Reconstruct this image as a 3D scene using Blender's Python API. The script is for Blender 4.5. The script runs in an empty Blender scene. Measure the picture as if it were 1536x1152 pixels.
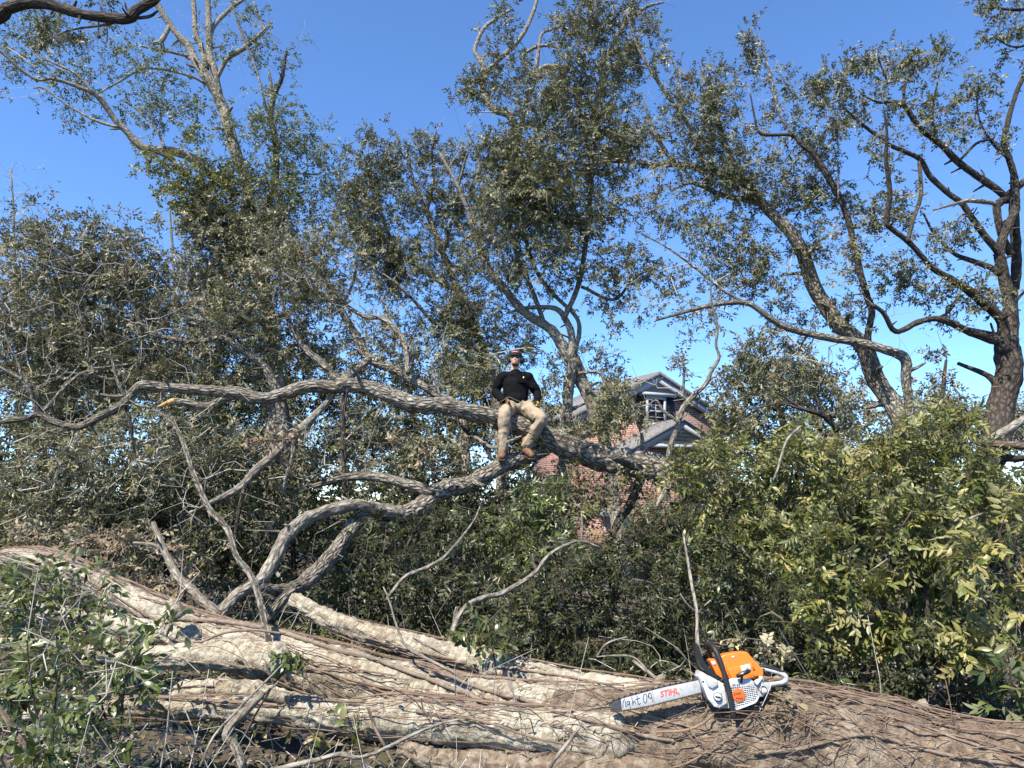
import bpy, bmesh, math
import numpy as np
from mathutils import Vector, Matrix
from mathutils.bvhtree import BVHTree

R = math.radians
scene = bpy.context.scene
COL = scene.collection

# ------------------------------------------------------------------ camera
F = 1100.0                                   # focal length in pixels of a 1536 px wide frame
PITCH = R(9.0)
EYE = np.array((0.0, 0.0, 1.6))
cd = bpy.data.cameras.new('camera'); cam = bpy.data.objects.new('camera', cd); COL.objects.link(cam)
cd.sensor_width = 36.0; cd.lens = 36.0 * F / 1536.0
cd.clip_start = 0.05; cd.clip_end = 3000.0
cam.location = EYE; cam.rotation_euler = (R(90) + PITCH, 0, 0)
scene.camera = cam

# ------------------------------------------------------------------ sky and sun
SUN_EL, SUN_AZ = R(55), R(217)               # azimuth clockwise from +Y: behind the camera, to the left
w = bpy.data.worlds.new('World'); scene.world = w; w.use_nodes = True
nt = w.node_tree; nt.nodes.clear()
out = nt.nodes.new('ShaderNodeOutputWorld'); bg = nt.nodes.new('ShaderNodeBackground')
sky = nt.nodes.new('ShaderNodeTexSky'); sky.sky_type = 'NISHITA'; sky.sun_disc = False
sky.sun_elevation = SUN_EL; sky.sun_rotation = SUN_AZ
sky.altitude = 0; sky.air_density = 0.72; sky.dust_density = 0.0; sky.ozone_density = 8.0
bg.inputs['Strength'].default_value = 0.145
hs = nt.nodes.new('ShaderNodeHueSaturation'); hs.inputs['Saturation'].default_value = 1.04
nt.links.new(sky.outputs[0], hs.inputs['Color']); nt.links.new(hs.outputs[0], bg.inputs[0]); nt.links.new(bg.outputs[0], out.inputs[0])
sd = bpy.data.lights.new('sun', 'SUN'); sd.energy = 5.0; sd.angle = R(0.5); sd.color = (1.0, 0.93, 0.81)
sun = bpy.data.objects.new('sun', sd); COL.objects.link(sun)
sv = Vector((math.sin(SUN_AZ) * math.cos(SUN_EL), math.cos(SUN_AZ) * math.cos(SUN_EL), math.sin(SUN_EL)))
sun.rotation_euler = sv.to_track_quat('Z', 'Y').to_euler(); sun.location = (-8, -8, 20)
vs = scene.view_settings
scene.display_settings.display_device = 'sRGB'
vs.view_transform = 'Standard'; vs.look = 'None'; vs.gamma = 1.0; vs.use_curve_mapping = False
vs.exposure = 1.18
scene.cycles.max_bounces = 3; scene.cycles.diffuse_bounces = 1; scene.cycles.glossy_bounces = 1; scene.cycles.transmission_bounces = 1; scene.cycles.transparent_max_bounces = 4

# ------------------------------------------------------------------ helpers
cp, sp_ = math.cos(PITCH), math.sin(PITCH)
def P(px, py, Y):
    """world point seen at photo pixel (px, py) at the distance Y in front of the camera"""
    x = (px - 768.0) / F; y = (576.0 - py) / F
    d = np.array((x, cp - y * sp_, sp_ + y * cp))
    return EYE + d * (Y / d[1])
def mpp(py, Y):                              # metres per photo pixel at that row and distance
    y = (576.0 - py) / F
    return Y / (cp - y * sp_) / F

def unit(v):
    v = np.asarray(v, float)
    return v / (np.linalg.norm(v, axis=-1, keepdims=True) + 1e-12)

def _h(ix, iy, iz, s):
    n = (ix * 374761393 + iy * 668265263 + iz * 2147483647 + s * 974634777) & 0xffffffff
    n = ((n ^ (n >> 13)) * 1274126177) & 0xffffffff
    return ((n ^ (n >> 16)) & 0xffff) / 65535.0
def vnoise(p, seed=0):
    """value noise, -1..1"""
    p = np.asarray(p, float); i = np.floor(p).astype(np.int64); f = p - i; f = f * f * (3 - 2 * f)
    r = 0
    for a in (0, 1):
        for b in (0, 1):
            for c in (0, 1):
                wgt = (f[..., 0] if a else 1 - f[..., 0]) * (f[..., 1] if b else 1 - f[..., 1]) * (f[..., 2] if c else 1 - f[..., 2])
                r = r + wgt * _h(i[..., 0] + a, i[..., 1] + b, i[..., 2] + c, seed)
    return r * 2 - 1
def fbm(p, seed=0, o=4):
    r = 0; a = 1.0
    p = np.asarray(p, float)
    for k in range(o):
        r = r + a * vnoise(p, seed + k); p = p * 2.03 + 7.1; a *= 0.5
    return r

def mk_mesh(name, verts, faces, mat=None, smooth=False, uv=None, tone=None):
    """faces: int array (M,k) or a list of such arrays"""
    me = bpy.data.meshes.new(name)
    verts = np.asarray(verts, np.float32).reshape(-1, 3)
    if isinstance(faces, np.ndarray): faces = [faces]
    faces = [np.asarray(f, np.int32) for f in faces if len(f)]
    loops = np.concatenate([f.ravel() for f in faces])
    sizes = np.concatenate([np.full(len(f), f.shape[1], np.int32) for f in faces])
    starts = np.concatenate(([0], np.cumsum(sizes)[:-1])).astype(np.int32)
    me.vertices.add(len(verts)); me.vertices.foreach_set('co', verts.ravel())
    me.loops.add(len(loops)); me.loops.foreach_set('vertex_index', loops)
    me.polygons.add(len(sizes)); me.polygons.foreach_set('loop_start', starts)
    try: me.polygons.foreach_set('loop_total', sizes)
    except Exception: pass
    if smooth: me.polygons.foreach_set('use_smooth', np.ones(len(sizes), bool))
    if uv is not None:
        l = me.uv_layers.new(name='UVMap'); l.data.foreach_set('uv', np.asarray(uv, np.float32)[loops].ravel())
    if tone is not None:
        at = me.attributes.new('tone', 'FLOAT', 'FACE'); at.data.foreach_set('value', np.asarray(tone, np.float32))
    me.update(calc_edges=True); me.validate()
    if mat: me.materials.append(mat)
    return me

def empty(name, loc, label, cat, group=None):
    o = bpy.data.objects.new(name, None); COL.objects.link(o); o.location = [float(v) for v in loc]
    o.empty_display_size = 0.2
    o['label'] = label; o['category'] = cat
    if group: o['group'] = group
    return o
def tag(o, label, cat, group=None):
    o['label'] = label; o['category'] = cat
    if group: o['group'] = group
    return o
def link(name, me, parent=None, loc=None):
    o = bpy.data.objects.new(name, me); COL.objects.link(o)
    if parent is not None: o.parent = parent
    if loc is not None: o.location = [float(v) for v in loc]
    return o
def wloc(root):
    v = np.zeros(3)
    while root is not None: v = v + np.array(root.location); root = root.parent
    return v
def add(name, verts, faces, mat, parent=None, smooth=False, uv=None, tone=None):
    """mesh given in world coordinates, linked under parent"""
    verts = np.asarray(verts, float).reshape(-1, 3)
    o0 = wloc(parent) if parent is not None else verts.mean(0)
    me = mk_mesh(name, verts - o0, faces, mat, smooth, uv, tone)
    return link(name, me, parent, None if parent is not None else o0)

def catmull(pts, n):
    """pts (k,d) -> smooth resample with n points per span"""
    p = np.asarray(pts, float)
    if len(p) < 3 and n <= 1: return p
    q = np.vstack((2 * p[0] - p[1], p, 2 * p[-1] - p[-2])); o = []
    for i in range(len(p) - 1):
        a, b, c, d = q[i:i + 4]
        for t in np.linspace(0, 1, n, endpoint=False):
            o.append(0.5 * (2 * b + (c - a) * t + (2 * a - 5 * b + 4 * c - d) * t * t + (3 * b - a - 3 * c + d) * t ** 3))
    o.append(p[-1]); return np.array(o)

def frames(path):
    t = unit(np.gradient(path, axis=0)); n = len(path)
    u = np.zeros((n, 3)); a = np.array((0, 0, 1.0)) if abs(t[0, 2]) < .8 else np.array((1.0, 0, 0))
    u[0] = unit(a - t[0] * a.dot(t[0]))
    for i in range(1, n):
        v = u[i - 1] - t[i] * u[i - 1].dot(t[i]); u[i] = unit(v)
    return t, u, np.cross(t, u)

def tube(path, rad, sides=8, amp=0.0, freq=3.0, seed=0, jag=False, caps=True, asp=None, ridge=0.0):
    path = np.asarray(path, float); rad = np.asarray(rad, float); n = len(path)
    t, u, v = frames(path)
    th = np.linspace(0, 2 * math.pi, sides, endpoint=False)
    c = np.cos(th)[None, :, None]; s = np.sin(th)[None, :, None]
    if asp is not None: s = s * asp
    d = u[:, None] * c + v[:, None] * s
    rr = np.repeat(rad[:, None], sides, 1)
    if amp:
        q = (path[:, None] + d * rad[:, None, None])
        rr = rr * (1 + amp * fbm(q * freq, seed, 4))
    if ridge:
        sg = np.concatenate(([0], np.cumsum(np.linalg.norm(np.diff(path, axis=0), axis=1))))
        a3 = np.stack((np.repeat(c[..., 0], n, 0) * 3.2, np.repeat(s[..., 0], n, 0) * 3.2, np.repeat(sg[:, None] * 6.0, sides, 1)), -1)
        a3 = a3 + 0.5 * vnoise(a3 * 1.3, seed + 2)[..., None]
        rr = rr + ridge * (0.5 - 2.2 * np.exp(-(vnoise(a3 * 1.2, seed + 4) / 0.22) ** 2) * .5)
    V = path[:, None] + d * rr[..., None]
    seg = np.concatenate(([0], np.cumsum(np.linalg.norm(np.diff(path, axis=0), axis=1))))
    uv = np.stack((np.repeat(th[None] / (2 * math.pi) * 2 * math.pi * rad.mean(), n, 0), np.repeat(seg[:, None], sides, 1)), -1)
    i = np.arange(n - 1)[:, None] * sides; j = np.arange(sides)[None]; k = (j + 1) % sides
    f = np.stack((i + j, i + k, i + sides + k, i + sides + j), -1).reshape(-1, 4)
    V = V.reshape(-1, 3); uv = uv.reshape(-1, 2); fs = [f]
    if caps:
        a = len(V); tip = path[-1] + t[-1] * rad[-1] * (0.9 if not jag else 0.2)
        st = path[0] - t[0] * rad[0] * 0.3
        V = np.vstack((V, st, tip)); uv = np.vstack((uv, uv[:1], uv[-1:]))
        b = (n - 1) * sides; jj = np.arange(sides); kk = (jj + 1) % sides
        fs.append(np.stack((np.full(sides, a), kk, jj), -1))
        fs.append(np.stack((np.full(sides, a + 1), b + jj, b + kk), -1))
    return V, fs, uv

def merge(parts):
    """parts: list of (V, [faces], uv or None) -> one"""
    V = []; FS = {}; U = []; o = 0
    for p in parts:
        v, fs = p[0], p[1]
        if isinstance(fs, np.ndarray): fs = [fs]
        V.append(v); U.append(p[2] if len(p) > 2 and p[2] is not None else np.zeros((len(v), 2)))
        for f in fs:
            if len(f): FS.setdefault(f.shape[1], []).append(np.asarray(f) + o)
        o += len(v)
    return np.vstack(V), [np.vstack(x) for x in FS.values()], np.vstack(U)

def box(c, s, rot=None, bev=0.0):
    """axis box (centre, full sizes) as V, faces; bev > 0 chamfers it"""
    s = np.asarray(s, float) / 2
    if bev <= 0:
        V = np.array([(x, y, z) for z in (-1, 1) for y in (-1, 1) for x in (-1, 1)], float) * s
        f = np.array([(0, 2, 3, 1), (4, 5, 7, 6), (0, 1, 5, 4), (2, 6, 7, 3), (0, 4, 6, 2), (1, 3, 7, 5)])
        fs = [f]
    else:
        bm = bmesh.new(); bmesh.ops.create_cube(bm, size=2.0)
        for v in bm.verts: v.co = Vector(np.array(v.co) * s)
        bmesh.ops.bevel(bm, geom=bm.edges[:], offset=bev, segments=2, profile=0.6, affect='EDGES')
        bm.verts.index_update(); V = np.array([v.co[:] for v in bm.verts]); d = {}
        for fc in bm.faces: d.setdefault(len(fc.verts), []).append([v.index for v in fc.verts])
        fs = [np.array(x) for x in d.values()]; bm.free()
    if rot is not None: V = V @ np.asarray(rot).T
    return V + np.asarray(c, float), fs

def prism(poly, d0, d1, O, U, Vv, W, bev=0.0, seg=2):
    """polygon (u,v) extruded along W from d0 to d1, edges bevelled"""
    bm = bmesh.new(); n = len(poly)
    a = [bm.verts.new((p[0], p[1], d0)) for p in poly]; b = [bm.verts.new((p[0], p[1], d1)) for p in poly]
    bm.faces.new(a[::-1]); bm.faces.new(b)
    for i in range(n): bm.faces.new((a[i], a[(i + 1) % n], b[(i + 1) % n], b[i]))
    bmesh.ops.recalc_face_normals(bm, faces=bm.faces[:])
    if bev > 0: bmesh.ops.bevel(bm, geom=bm.edges[:], offset=bev, segments=seg, profile=0.6, affect='EDGES', clamp_overlap=True)
    bmesh.ops.triangulate(bm, faces=[f for f in bm.faces if len(f.verts) > 4])
    bm.verts.index_update()
    L = np.array([v.co[:] for v in bm.verts]); d = {}
    for fc in bm.faces: d.setdefault(len(fc.verts), []).append([v.index for v in fc.verts])
    bm.free()
    return O + L[:, :1] * U + L[:, 1:2] * Vv + L[:, 2:3] * W, [np.array(x) for x in d.values()]
# ------------------------------------------------------------------ materials
class NT:
    def __init__(s, name):
        s.m = bpy.data.materials.new(name); s.m.use_nodes = True; s.t = s.m.node_tree; s.t.nodes.clear()
        s.out = s.n('ShaderNodeOutputMaterial')
    def n(s, typ, **kw):
        x = s.t.nodes.new(typ)
        for k, v in kw.items():
            if k.startswith('i_'):
                key = k[2:]; key = int(key) if key.isdigit() else key.replace('_', ' ')
                x.inputs[key].default_value = v
            else: setattr(x, k, v)
        return x
    def l(s, a, b): s.t.links.new(a, b)
    def ramp(s, src, stops, interp='LINEAR'):
        r = s.n('ShaderNodeValToRGB'); e = r.color_ramp; e.interpolation = interp
        while len(e.elements) < len(stops): e.elements.new(0.5)
        for q, (p, c) in zip(e.elements, stops): q.position = p; q.color = (*c, 1)
        s.l(src, r.inputs[0]); return r.outputs[0]
    def noise(s, vec, scale, detail=5, rough=0.6, dist=0.0):
        x = s.n('ShaderNodeTexNoise'); x.inputs['Scale'].default_value = scale; x.inputs['Detail'].default_value = detail
        x.inputs['Roughness'].default_value = rough; x.inputs['Distortion'].default_value = dist
        if vec is not None: s.l(vec, x.inputs['Vector'])
        return x.outputs[0]
    def mix(s, f, a, b, typ='MIX'):
        x = s.n('ShaderNodeMix', data_type='RGBA', blend_type=typ)
        for sock, v in ((x.inputs[0], f), (x.inputs[6], a), (x.inputs[7], b)):
            if isinstance(v, (int, float)): sock.default_value = v
            elif isinstance(v, tuple): sock.default_value = (*v, 1)
            else: s.l(v, sock)
        return x.outputs[2]
    def scale(s, vec, sc):
        x = s.n('ShaderNodeMapping'); x.inputs['Scale'].default_value = sc; s.l(vec, x.inputs[0]); return x.outputs[0]
    def math(s, op, a, b=0.0):
        x = s.n('ShaderNodeMath', operation=op)
        for i, v in enumerate((a, b)):
            if isinstance(v, (int, float)): x.inputs[i].default_value = v
            else: s.l(v, x.inputs[i])
        return x.outputs[0]

def bark(name, dark, mid, light, lichen=(0.5, 0.52, 0.47), lich=0.5, furrow=1.0, bump=0.6, sx=34.0, sy=11.0, rough=0.9):
    k = NT(name); uv = k.n('ShaderNodeUVMap').outputs[0]; ob = k.n('ShaderNodeTexCoord').outputs['Object']
    st = k.scale(uv, (sx, sy, 1))
    n1 = k.noise(st, 1.0, 8, 0.65, 0.9)
    vo = k.n('ShaderNodeTexVoronoi', feature='DISTANCE_TO_EDGE'); vo.inputs['Scale'].default_value = 1.0
    wv = k.mix(0.25, st, k.n('ShaderNodeTexNoise', i_Scale=14.0).outputs[1]); k.l(wv, vo.inputs['Vector'])
    cr = k.math('MULTIPLY', k.math('MINIMUM', vo.outputs[0], 0.35), 2.6)
    big = k.noise(ob, 2.2, 4); fine = k.noise(ob, 60.0, 6, 0.7)
    h = k.math('ADD', k.math('MULTIPLY', cr, furrow), k.math('MULTIPLY', n1, 1.0))
    c = k.ramp(k.math('MULTIPLY', h, 0.62), [(0.22, dark), (0.46, mid), (0.78, light)])
    c = k.mix(k.math('MULTIPLY', fine, 0.6), c, mid)
    lm = k.ramp(k.math('ADD', k.math('MULTIPLY', k.noise(ob, 20.0, 8, 0.75), 0.75), k.math('MULTIPLY', big, 0.35)), [(0.56 - 0.12 * lich, (0, 0, 0)), (0.72 - 0.1 * lich, (1, 1, 1))])
    c = k.mix(k.math('MULTIPLY', lm, min(1.0, lich)), c, lichen)
    b = k.n('ShaderNodeBsdfPrincipled'); b.inputs['Roughness'].default_value = rough; b.inputs['Specular IOR Level'].default_value = 0.2
    k.l(c, b.inputs['Base Color'])
    bp = k.n('ShaderNodeBump'); bp.inputs['Strength'].default_value = bump; bp.inputs['Distance'].default_value = 0.035
    k.l(k.math('ADD', h, k.math('MULTIPLY', fine, 0.6)), bp.inputs['Height']); k.l(bp.outputs[0], b.inputs['Normal'])
    k.l(b.outputs[0], k.out.inputs[0]); return k.m

def plain(name, col, rough=0.6, metal=0.0, var=0.25, sc=20.0, bump=0.0, spec=0.4, col2=None, dirt=0.0):
    k = NT(name); ob = k.n('ShaderNodeTexCoord').outputs['Object']; n = k.noise(ob, sc, 6, 0.65)
    c2 = col2 if col2 else tuple(max(0, v * (1 - 2 * var)) for v in col)
    c = k.ramp(n, [(0.3, c2), (0.7, tuple(min(1, v * (1 + var * 0.5)) for v in col))])
    if dirt:
        dm = k.math('MULTIPLY', k.noise(ob, 14.0, 8, 0.7), k.noise(ob, 90.0, 5, 0.75))
        c = k.mix(k.ramp(dm, [(0.24, (0, 0, 0)), (0.40, (dirt, dirt, dirt))]), c, (0.10, 0.075, 0.05))
    b = k.n('ShaderNodeBsdfPrincipled'); b.inputs['Roughness'].default_value = rough; b.inputs['Metallic'].default_value = metal
    b.inputs['Specular IOR Level'].default_value = spec; k.l(c, b.inputs['Base Color'])
    k.l(k.ramp(n, [(0.2, (rough * 0.8,) * 3), (0.8, (min(1, rough * 1.2),) * 3)]), b.inputs['Roughness'])
    if bump:
        bp = k.n('ShaderNodeBump'); bp.inputs['Strength'].default_value = bump; bp.inputs['Distance'].default_value = 0.01
        k.l(n, bp.inputs['Height']); k.l(bp.outputs[0], b.inputs['Normal'])
    k.l(b.outputs[0], k.out.inputs[0]); return k.m

def leafmat(name, stops, under, trans=0.13, rough=0.42, spec=0.3, obj=False):
    """stops: colours along the per-leaf random tone; under: paler underside"""
    k = NT(name)
    if obj: t = k.n('ShaderNodeObjectInfo').outputs['Random']
    else:
        a = k.n('ShaderNodeAttribute'); a.attribute_name = 'tone'; t = a.outputs['Fac']
    c = k.ramp(t, stops)
    g = k.n('ShaderNodeNewGeometry')
    nn = k.noise(g.outputs['Position'], 45.0, 3, 0.6)
    c = k.mix(k.math('MULTIPLY', nn, 0.5), c, tuple(v * 0.6 for v in stops[len(stops) // 2][1]))
    cu = k.mix(0.55, c, under)
    c = k.mix(g.outputs['Backfacing'], c, cu)
    b = k.n('ShaderNodeBsdfPrincipled'); b.inputs['Roughness'].default_value = rough; b.inputs['Specular IOR Level'].default_value = spec
    k.l(c, b.inputs['Base Color'])
    tr = k.n('ShaderNodeBsdfTranslucent'); k.l(k.mix(1.0, c, (1.0, 1.0, 0.45), 'MULTIPLY'), tr.inputs[0])
    ms = k.n('ShaderNodeMixShader'); ms.inputs[0].default_value = trans
    k.l(b.outputs[0], ms.inputs[1]); k.l(tr.outputs[0], ms.inputs[2]); k.l(ms.outputs[0], k.out.inputs[0]); return k.m

M = {}
M['bark_oak'] = bark('bark_oak', (0.012, 0.009, 0.007), (0.11, 0.089, 0.066), (0.34, 0.30, 0.24), (0.50, 0.485, 0.41), 0.45, furrow=1.25, bump=0.9)
M['bark_pale'] = bark('bark_pale', (0.03, 0.024, 0.019), (0.16, 0.135, 0.105), (0.36, 0.32, 0.26), (0.46, 0.45, 0.38), 0.42, furrow=0.9, bump=0.6)
M['bark_dark'] = bark('bark_dark', (0.008, 0.007, 0.006), (0.045, 0.035, 0.028), (0.115, 0.095, 0.078), (0.26, 0.26, 0.22), 0.15)
M['bark_red'] = bark('bark_red', (0.022, 0.015, 0.011), (0.105, 0.075, 0.055), (0.21, 0.165, 0.13), (0.38, 0.36, 0.30), 0.15)
M['bark_log'] = bark('bark_log', (0.07, 0.052, 0.036), (0.25, 0.205, 0.142), (0.46, 0.40, 0.30), (0.58, 0.54, 0.43), 0.7, furrow=0.35, bump=0.8, sx=11.0, sy=24.0)
M['bark_root'] = bark('bark_root', (0.05, 0.035, 0.025), (0.20, 0.145, 0.098), (0.36, 0.28, 0.20), (0.54, 0.475, 0.365), 0.45, furrow=0.35, bump=0.9, sx=12.0, sy=20.0)
M['twig_grey'] = plain('twig_grey', (0.42, 0.385, 0.33), 0.9, var=0.32, sc=6)
M['twig_pale'] = plain('twig_pale', (0.40, 0.365, 0.30), 0.9, var=0.3, sc=6)
M['twig_brown'] = plain('twig_brown', (0.18, 0.14, 0.105), 0.9, var=0.3, sc=6)
M['vine'] = plain('vine', (0.21, 0.162, 0.122), 0.85, var=0.3, sc=30, bump=0.4)
M['vine_thin'] = plain('vine_thin', (0.20, 0.135, 0.095), 0.9, var=0.33, sc=9)
M['wood_raw'] = plain('wood_raw', (0.50, 0.30, 0.12), 0.8, var=0.3, sc=25, bump=0.3)
OL = [(0.0, (0.034, 0.042, 0.013)), (0.35, (0.074, 0.086, 0.027)), (0.7, (0.135, 0.142, 0.052)), (0.9, (0.20, 0.185, 0.085)), (1.0, (0.25, 0.195, 0.10))]
M['leaf_oak'] = leafmat('leaf_oak', OL, (0.20, 0.185, 0.115))
M['leaf_oak_dull'] = leafmat('leaf_oak_dull', [(0.0, (0.038, 0.044, 0.014)), (0.4, (0.088, 0.093, 0.031)), (0.7, (0.155, 0.15, 0.06)), (1.0, (0.29, 0.225, 0.135))], (0.30, 0.27, 0.19))
M['leaf_fresh'] = leafmat('leaf_fresh', [(0.0, (0.035, 0.052, 0.014)), (0.5, (0.075, 0.10, 0.028)), (0.85, (0.13, 0.15, 0.045)), (1.0, (0.21, 0.18, 0.07))], (0.20, 0.22, 0.13), 0.3)
M['leaf_yellow'] = leafmat('leaf_yellow', [(0.0, (0.06, 0.075, 0.015)), (0.5, (0.14, 0.15, 0.03)), (1.0, (0.26, 0.24, 0.05))], (0.25, 0.25, 0.12), 0.35)
LAU = [(0.0, (0.03, 0.045, 0.010)), (0.32, (0.065, 0.09, 0.018)), (0.58, (0.15, 0.165, 0.038)), (0.80, (0.30, 0.27, 0.085)), (1.0, (0.43, 0.33, 0.14))]
M['leaf_laurel'] = leafmat('leaf_laurel', LAU, (0.30, 0.28, 0.14), 0.22, 0.4)
M['leaf_laurel_one'] = leafmat('leaf_laurel_one', [(0.0, (0.045, 0.075, 0.016)), (0.35, (0.095, 0.125, 0.03)), (0.7, (0.20, 0.20, 0.065)), (0.88, (0.33, 0.28, 0.11)), (1.0, (0.42, 0.31, 0.14))], (0.34, 0.30, 0.16), 0.22, 0.4, obj=True)
DK = [(0.0, (0.010, 0.015, 0.005)), (0.45, (0.024, 0.034, 0.011)), (0.8, (0.060, 0.072, 0.024)), (1.0, (0.17, 0.155, 0.07))]  # stops darkened for the undergrowth's shade, pale last stop adds sparse highlights
M['leaf_shade'] = leafmat('leaf_shade', DK, (0.12, 0.14, 0.08), 0.2, 0.36)
GL = [(0.0, (0.035, 0.055, 0.012)), (0.4, (0.075, 0.108, 0.024)), (0.75, (0.14, 0.17, 0.04)), (1.0, (0.25, 0.22, 0.08))]
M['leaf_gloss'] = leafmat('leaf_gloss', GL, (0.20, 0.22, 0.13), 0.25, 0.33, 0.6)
M['leaf_gloss_one'] = leafmat('leaf_gloss_one', GL, (0.20, 0.22, 0.13), 0.25, 0.33, 0.6, obj=True)
M['leaf_dead'] = leafmat('leaf_dead', [(0.0, (0.09, 0.06, 0.035)), (0.5, (0.21, 0.155, 0.095)), (1.0, (0.42, 0.34, 0.22))], (0.36, 0.30, 0.2), 0.12, 0.7, 0.2)
M['leaf_pale'] = leafmat('leaf_pale', [(0.0, (0.20, 0.17, 0.09)), (0.5, (0.38, 0.33, 0.19)), (1.0, (0.55, 0.49, 0.32))], (0.45, 0.40, 0.27), 0.15, 0.6, 0.2)

def ground_mat():
    k = NT('leaf_litter'); ob = k.n('ShaderNodeTexCoord').outputs['Object']
    n1 = k.noise(ob, 0.8, 6); n2 = k.noise(ob, 25.0, 8, 0.75)
    c = k.ramp(n2, [(0.25, (0.012, 0.009, 0.006)), (0.5, (0.045, 0.033, 0.022)), (0.75, (0.13, 0.10, 0.07))])
    c = k.mix(k.ramp(n1, [(0.5, (0, 0, 0)), (0.7, (0.6, 0.6, 0.6))]), c, (0.045, 0.06, 0.02))
    b = k.n('ShaderNodeBsdfPrincipled'); b.inputs['Roughness'].default_value = 0.95; k.l(c, b.inputs['Base Color'])
    bp = k.n('ShaderNodeBump'); bp.inputs['Strength'].default_value = 0.8; k.l(n2, bp.inputs['Height']); k.l(bp.outputs[0], b.inputs['Normal'])
    k.l(b.outputs[0], k.out.inputs[0]); return k.m
M['ground'] = ground_mat()

def brick_mat():
    k = NT('brick_wall'); uv = k.n('ShaderNodeUVMap').outputs[0]
    br = k.n('ShaderNodeTexBrick'); k.l(uv, br.inputs['Vector'])
    br.inputs['Scale'].default_value = 1.0; br.inputs['Brick Width'].default_value = 0.24; br.inputs['Row Height'].default_value = 0.078
    br.inputs['Mortar Size'].default_value = 0.011; br.inputs['Mortar Smooth'].default_value = 0.2; br.inputs['Bias'].default_value = -0.1
    br.inputs['Color1'].default_value = (0.22, 0.09, 0.06, 1); br.inputs['Color2'].default_value = (0.34, 0.155, 0.105, 1)
    br.inputs['Mortar'].default_value = (0.46, 0.40, 0.35, 1)
    n = k.noise(uv, 6.0, 6, 0.7)
    c = k.mix(k.ramp(n, [(0.35, (0.45, 0.45, 0.45)), (0.7, (0, 0, 0))]), br.outputs[0], (0.16, 0.07, 0.055))
    b = k.n('ShaderNodeBsdfPrincipled'); b.inputs['Roughness'].default_value = 0.9; k.l(c, b.inputs['Base Color'])
    bp = k.n('ShaderNodeBump'); bp.inputs['Strength'].default_value = 0.7; bp.inputs['Distance'].default_value = 0.01; bp.invert = True
    k.l(br.outputs['Fac'], bp.inputs['Height']); k.l(bp.outputs[0], b.inputs['Normal']); k.l(b.outputs[0], k.out.inputs[0]); return k.m
M['brick'] = brick_mat()
M['trim'] = plain('trim_shade_grey', (0.36, 0.375, 0.40), 0.6, var=0.08, sc=4)  # grey-blue of the trim in shade is put into its colour
M['siding'] = plain('siding', (0.44, 0.46, 0.50), 0.6, var=0.1, sc=4)
M['shutter'] = plain('shutter_black', (0.012, 0.012, 0.014), 0.5, var=0.2)
M['roof'] = plain('roof_shingle', (0.19, 0.185, 0.185), 0.95, var=0.3, sc=9, bump=0.3)
M['glass'] = plain('window_glass', (0.010, 0.012, 0.016), 0.08, var=0.1, spec=0.6)
# ------------------------------------------------------------------ plants
def leaf_geo(pos, d, nrm, L, W, six=False, rng=None):
    """folded leaves. pos = leaf base, d = direction, nrm = normal"""
    d = unit(d); s = unit(np.cross(nrm, d)); n = np.cross(d, s)
    L = L[:, None]; W = W[:, None]; N = len(pos)
    bend = (rng.uniform(-0.22, 0.06, (N, 1)) if rng is not None else -0.08)
    if not six:
        b = pos; t = pos + d * L + n * L * bend
        m = pos + d * L * 0.45
        l = m + s * W * 0.5 + n * W * 0.16; r = m - s * W * 0.5 + n * W * 0.16
        V = np.stack((b, r, t, l), 1).reshape(-1, 3); o = np.arange(N)[:, None] * 4
        f = np.concatenate((o + np.array((0, 1, 2)), o + np.array((0, 2, 3))), 1).reshape(-1, 3)
        return V, [f], 2
    b = pos; t = pos + d * L + n * L * bend
    m1 = pos + d * L * 0.28; m2 = pos + d * L * 0.66 + n * L * bend * 0.35
    up = n * W * 0.13
    V = np.stack((b, m1 - s * W * 0.46 + up, m2 - s * W * 0.42 + up, t, m2 + s * W * 0.42 + up, m1 + s * W * 0.46 + up), 1).reshape(-1, 3)
    o = np.arange(N)[:, None] * 6
    f = np.concatenate((o + np.array((0, 1, 2, 3)), o + np.array((0, 3, 4, 5))), 1).reshape(-1, 4)
    return V, [f], 2

def unit_leaf(name, mat, kind=0):
    """one leaf of length 1 and width 1 along +X with midrib fold and curl, made once and shared"""
    xs = np.array((0, .08, .3, .55, .8, 1.0)); ws = np.array((.04, .22, .46, .5, .3, .02))
    if kind == 1: ws = np.array((.03, .15, .38, .5, .4, .03))
    z = -0.16 * xs ** 2 + (0.05 if kind == 0 else 0.12) * np.sin(xs * 3)
    V = []
    for x, wd, zz in zip(xs, ws, z): V += [(x, -wd, zz + wd * 0.09), (x, 0, zz), (x, wd, zz + wd * 0.09)]
    f = []
    for i in range(5):
        for j in (0, 1): f.append((3 * i + j, 3 * i + 3 + j, 3 * i + 4 + j, 3 * i + 1 + j))
    return mk_mesh(name, V, np.array(f), mat, True)

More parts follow.
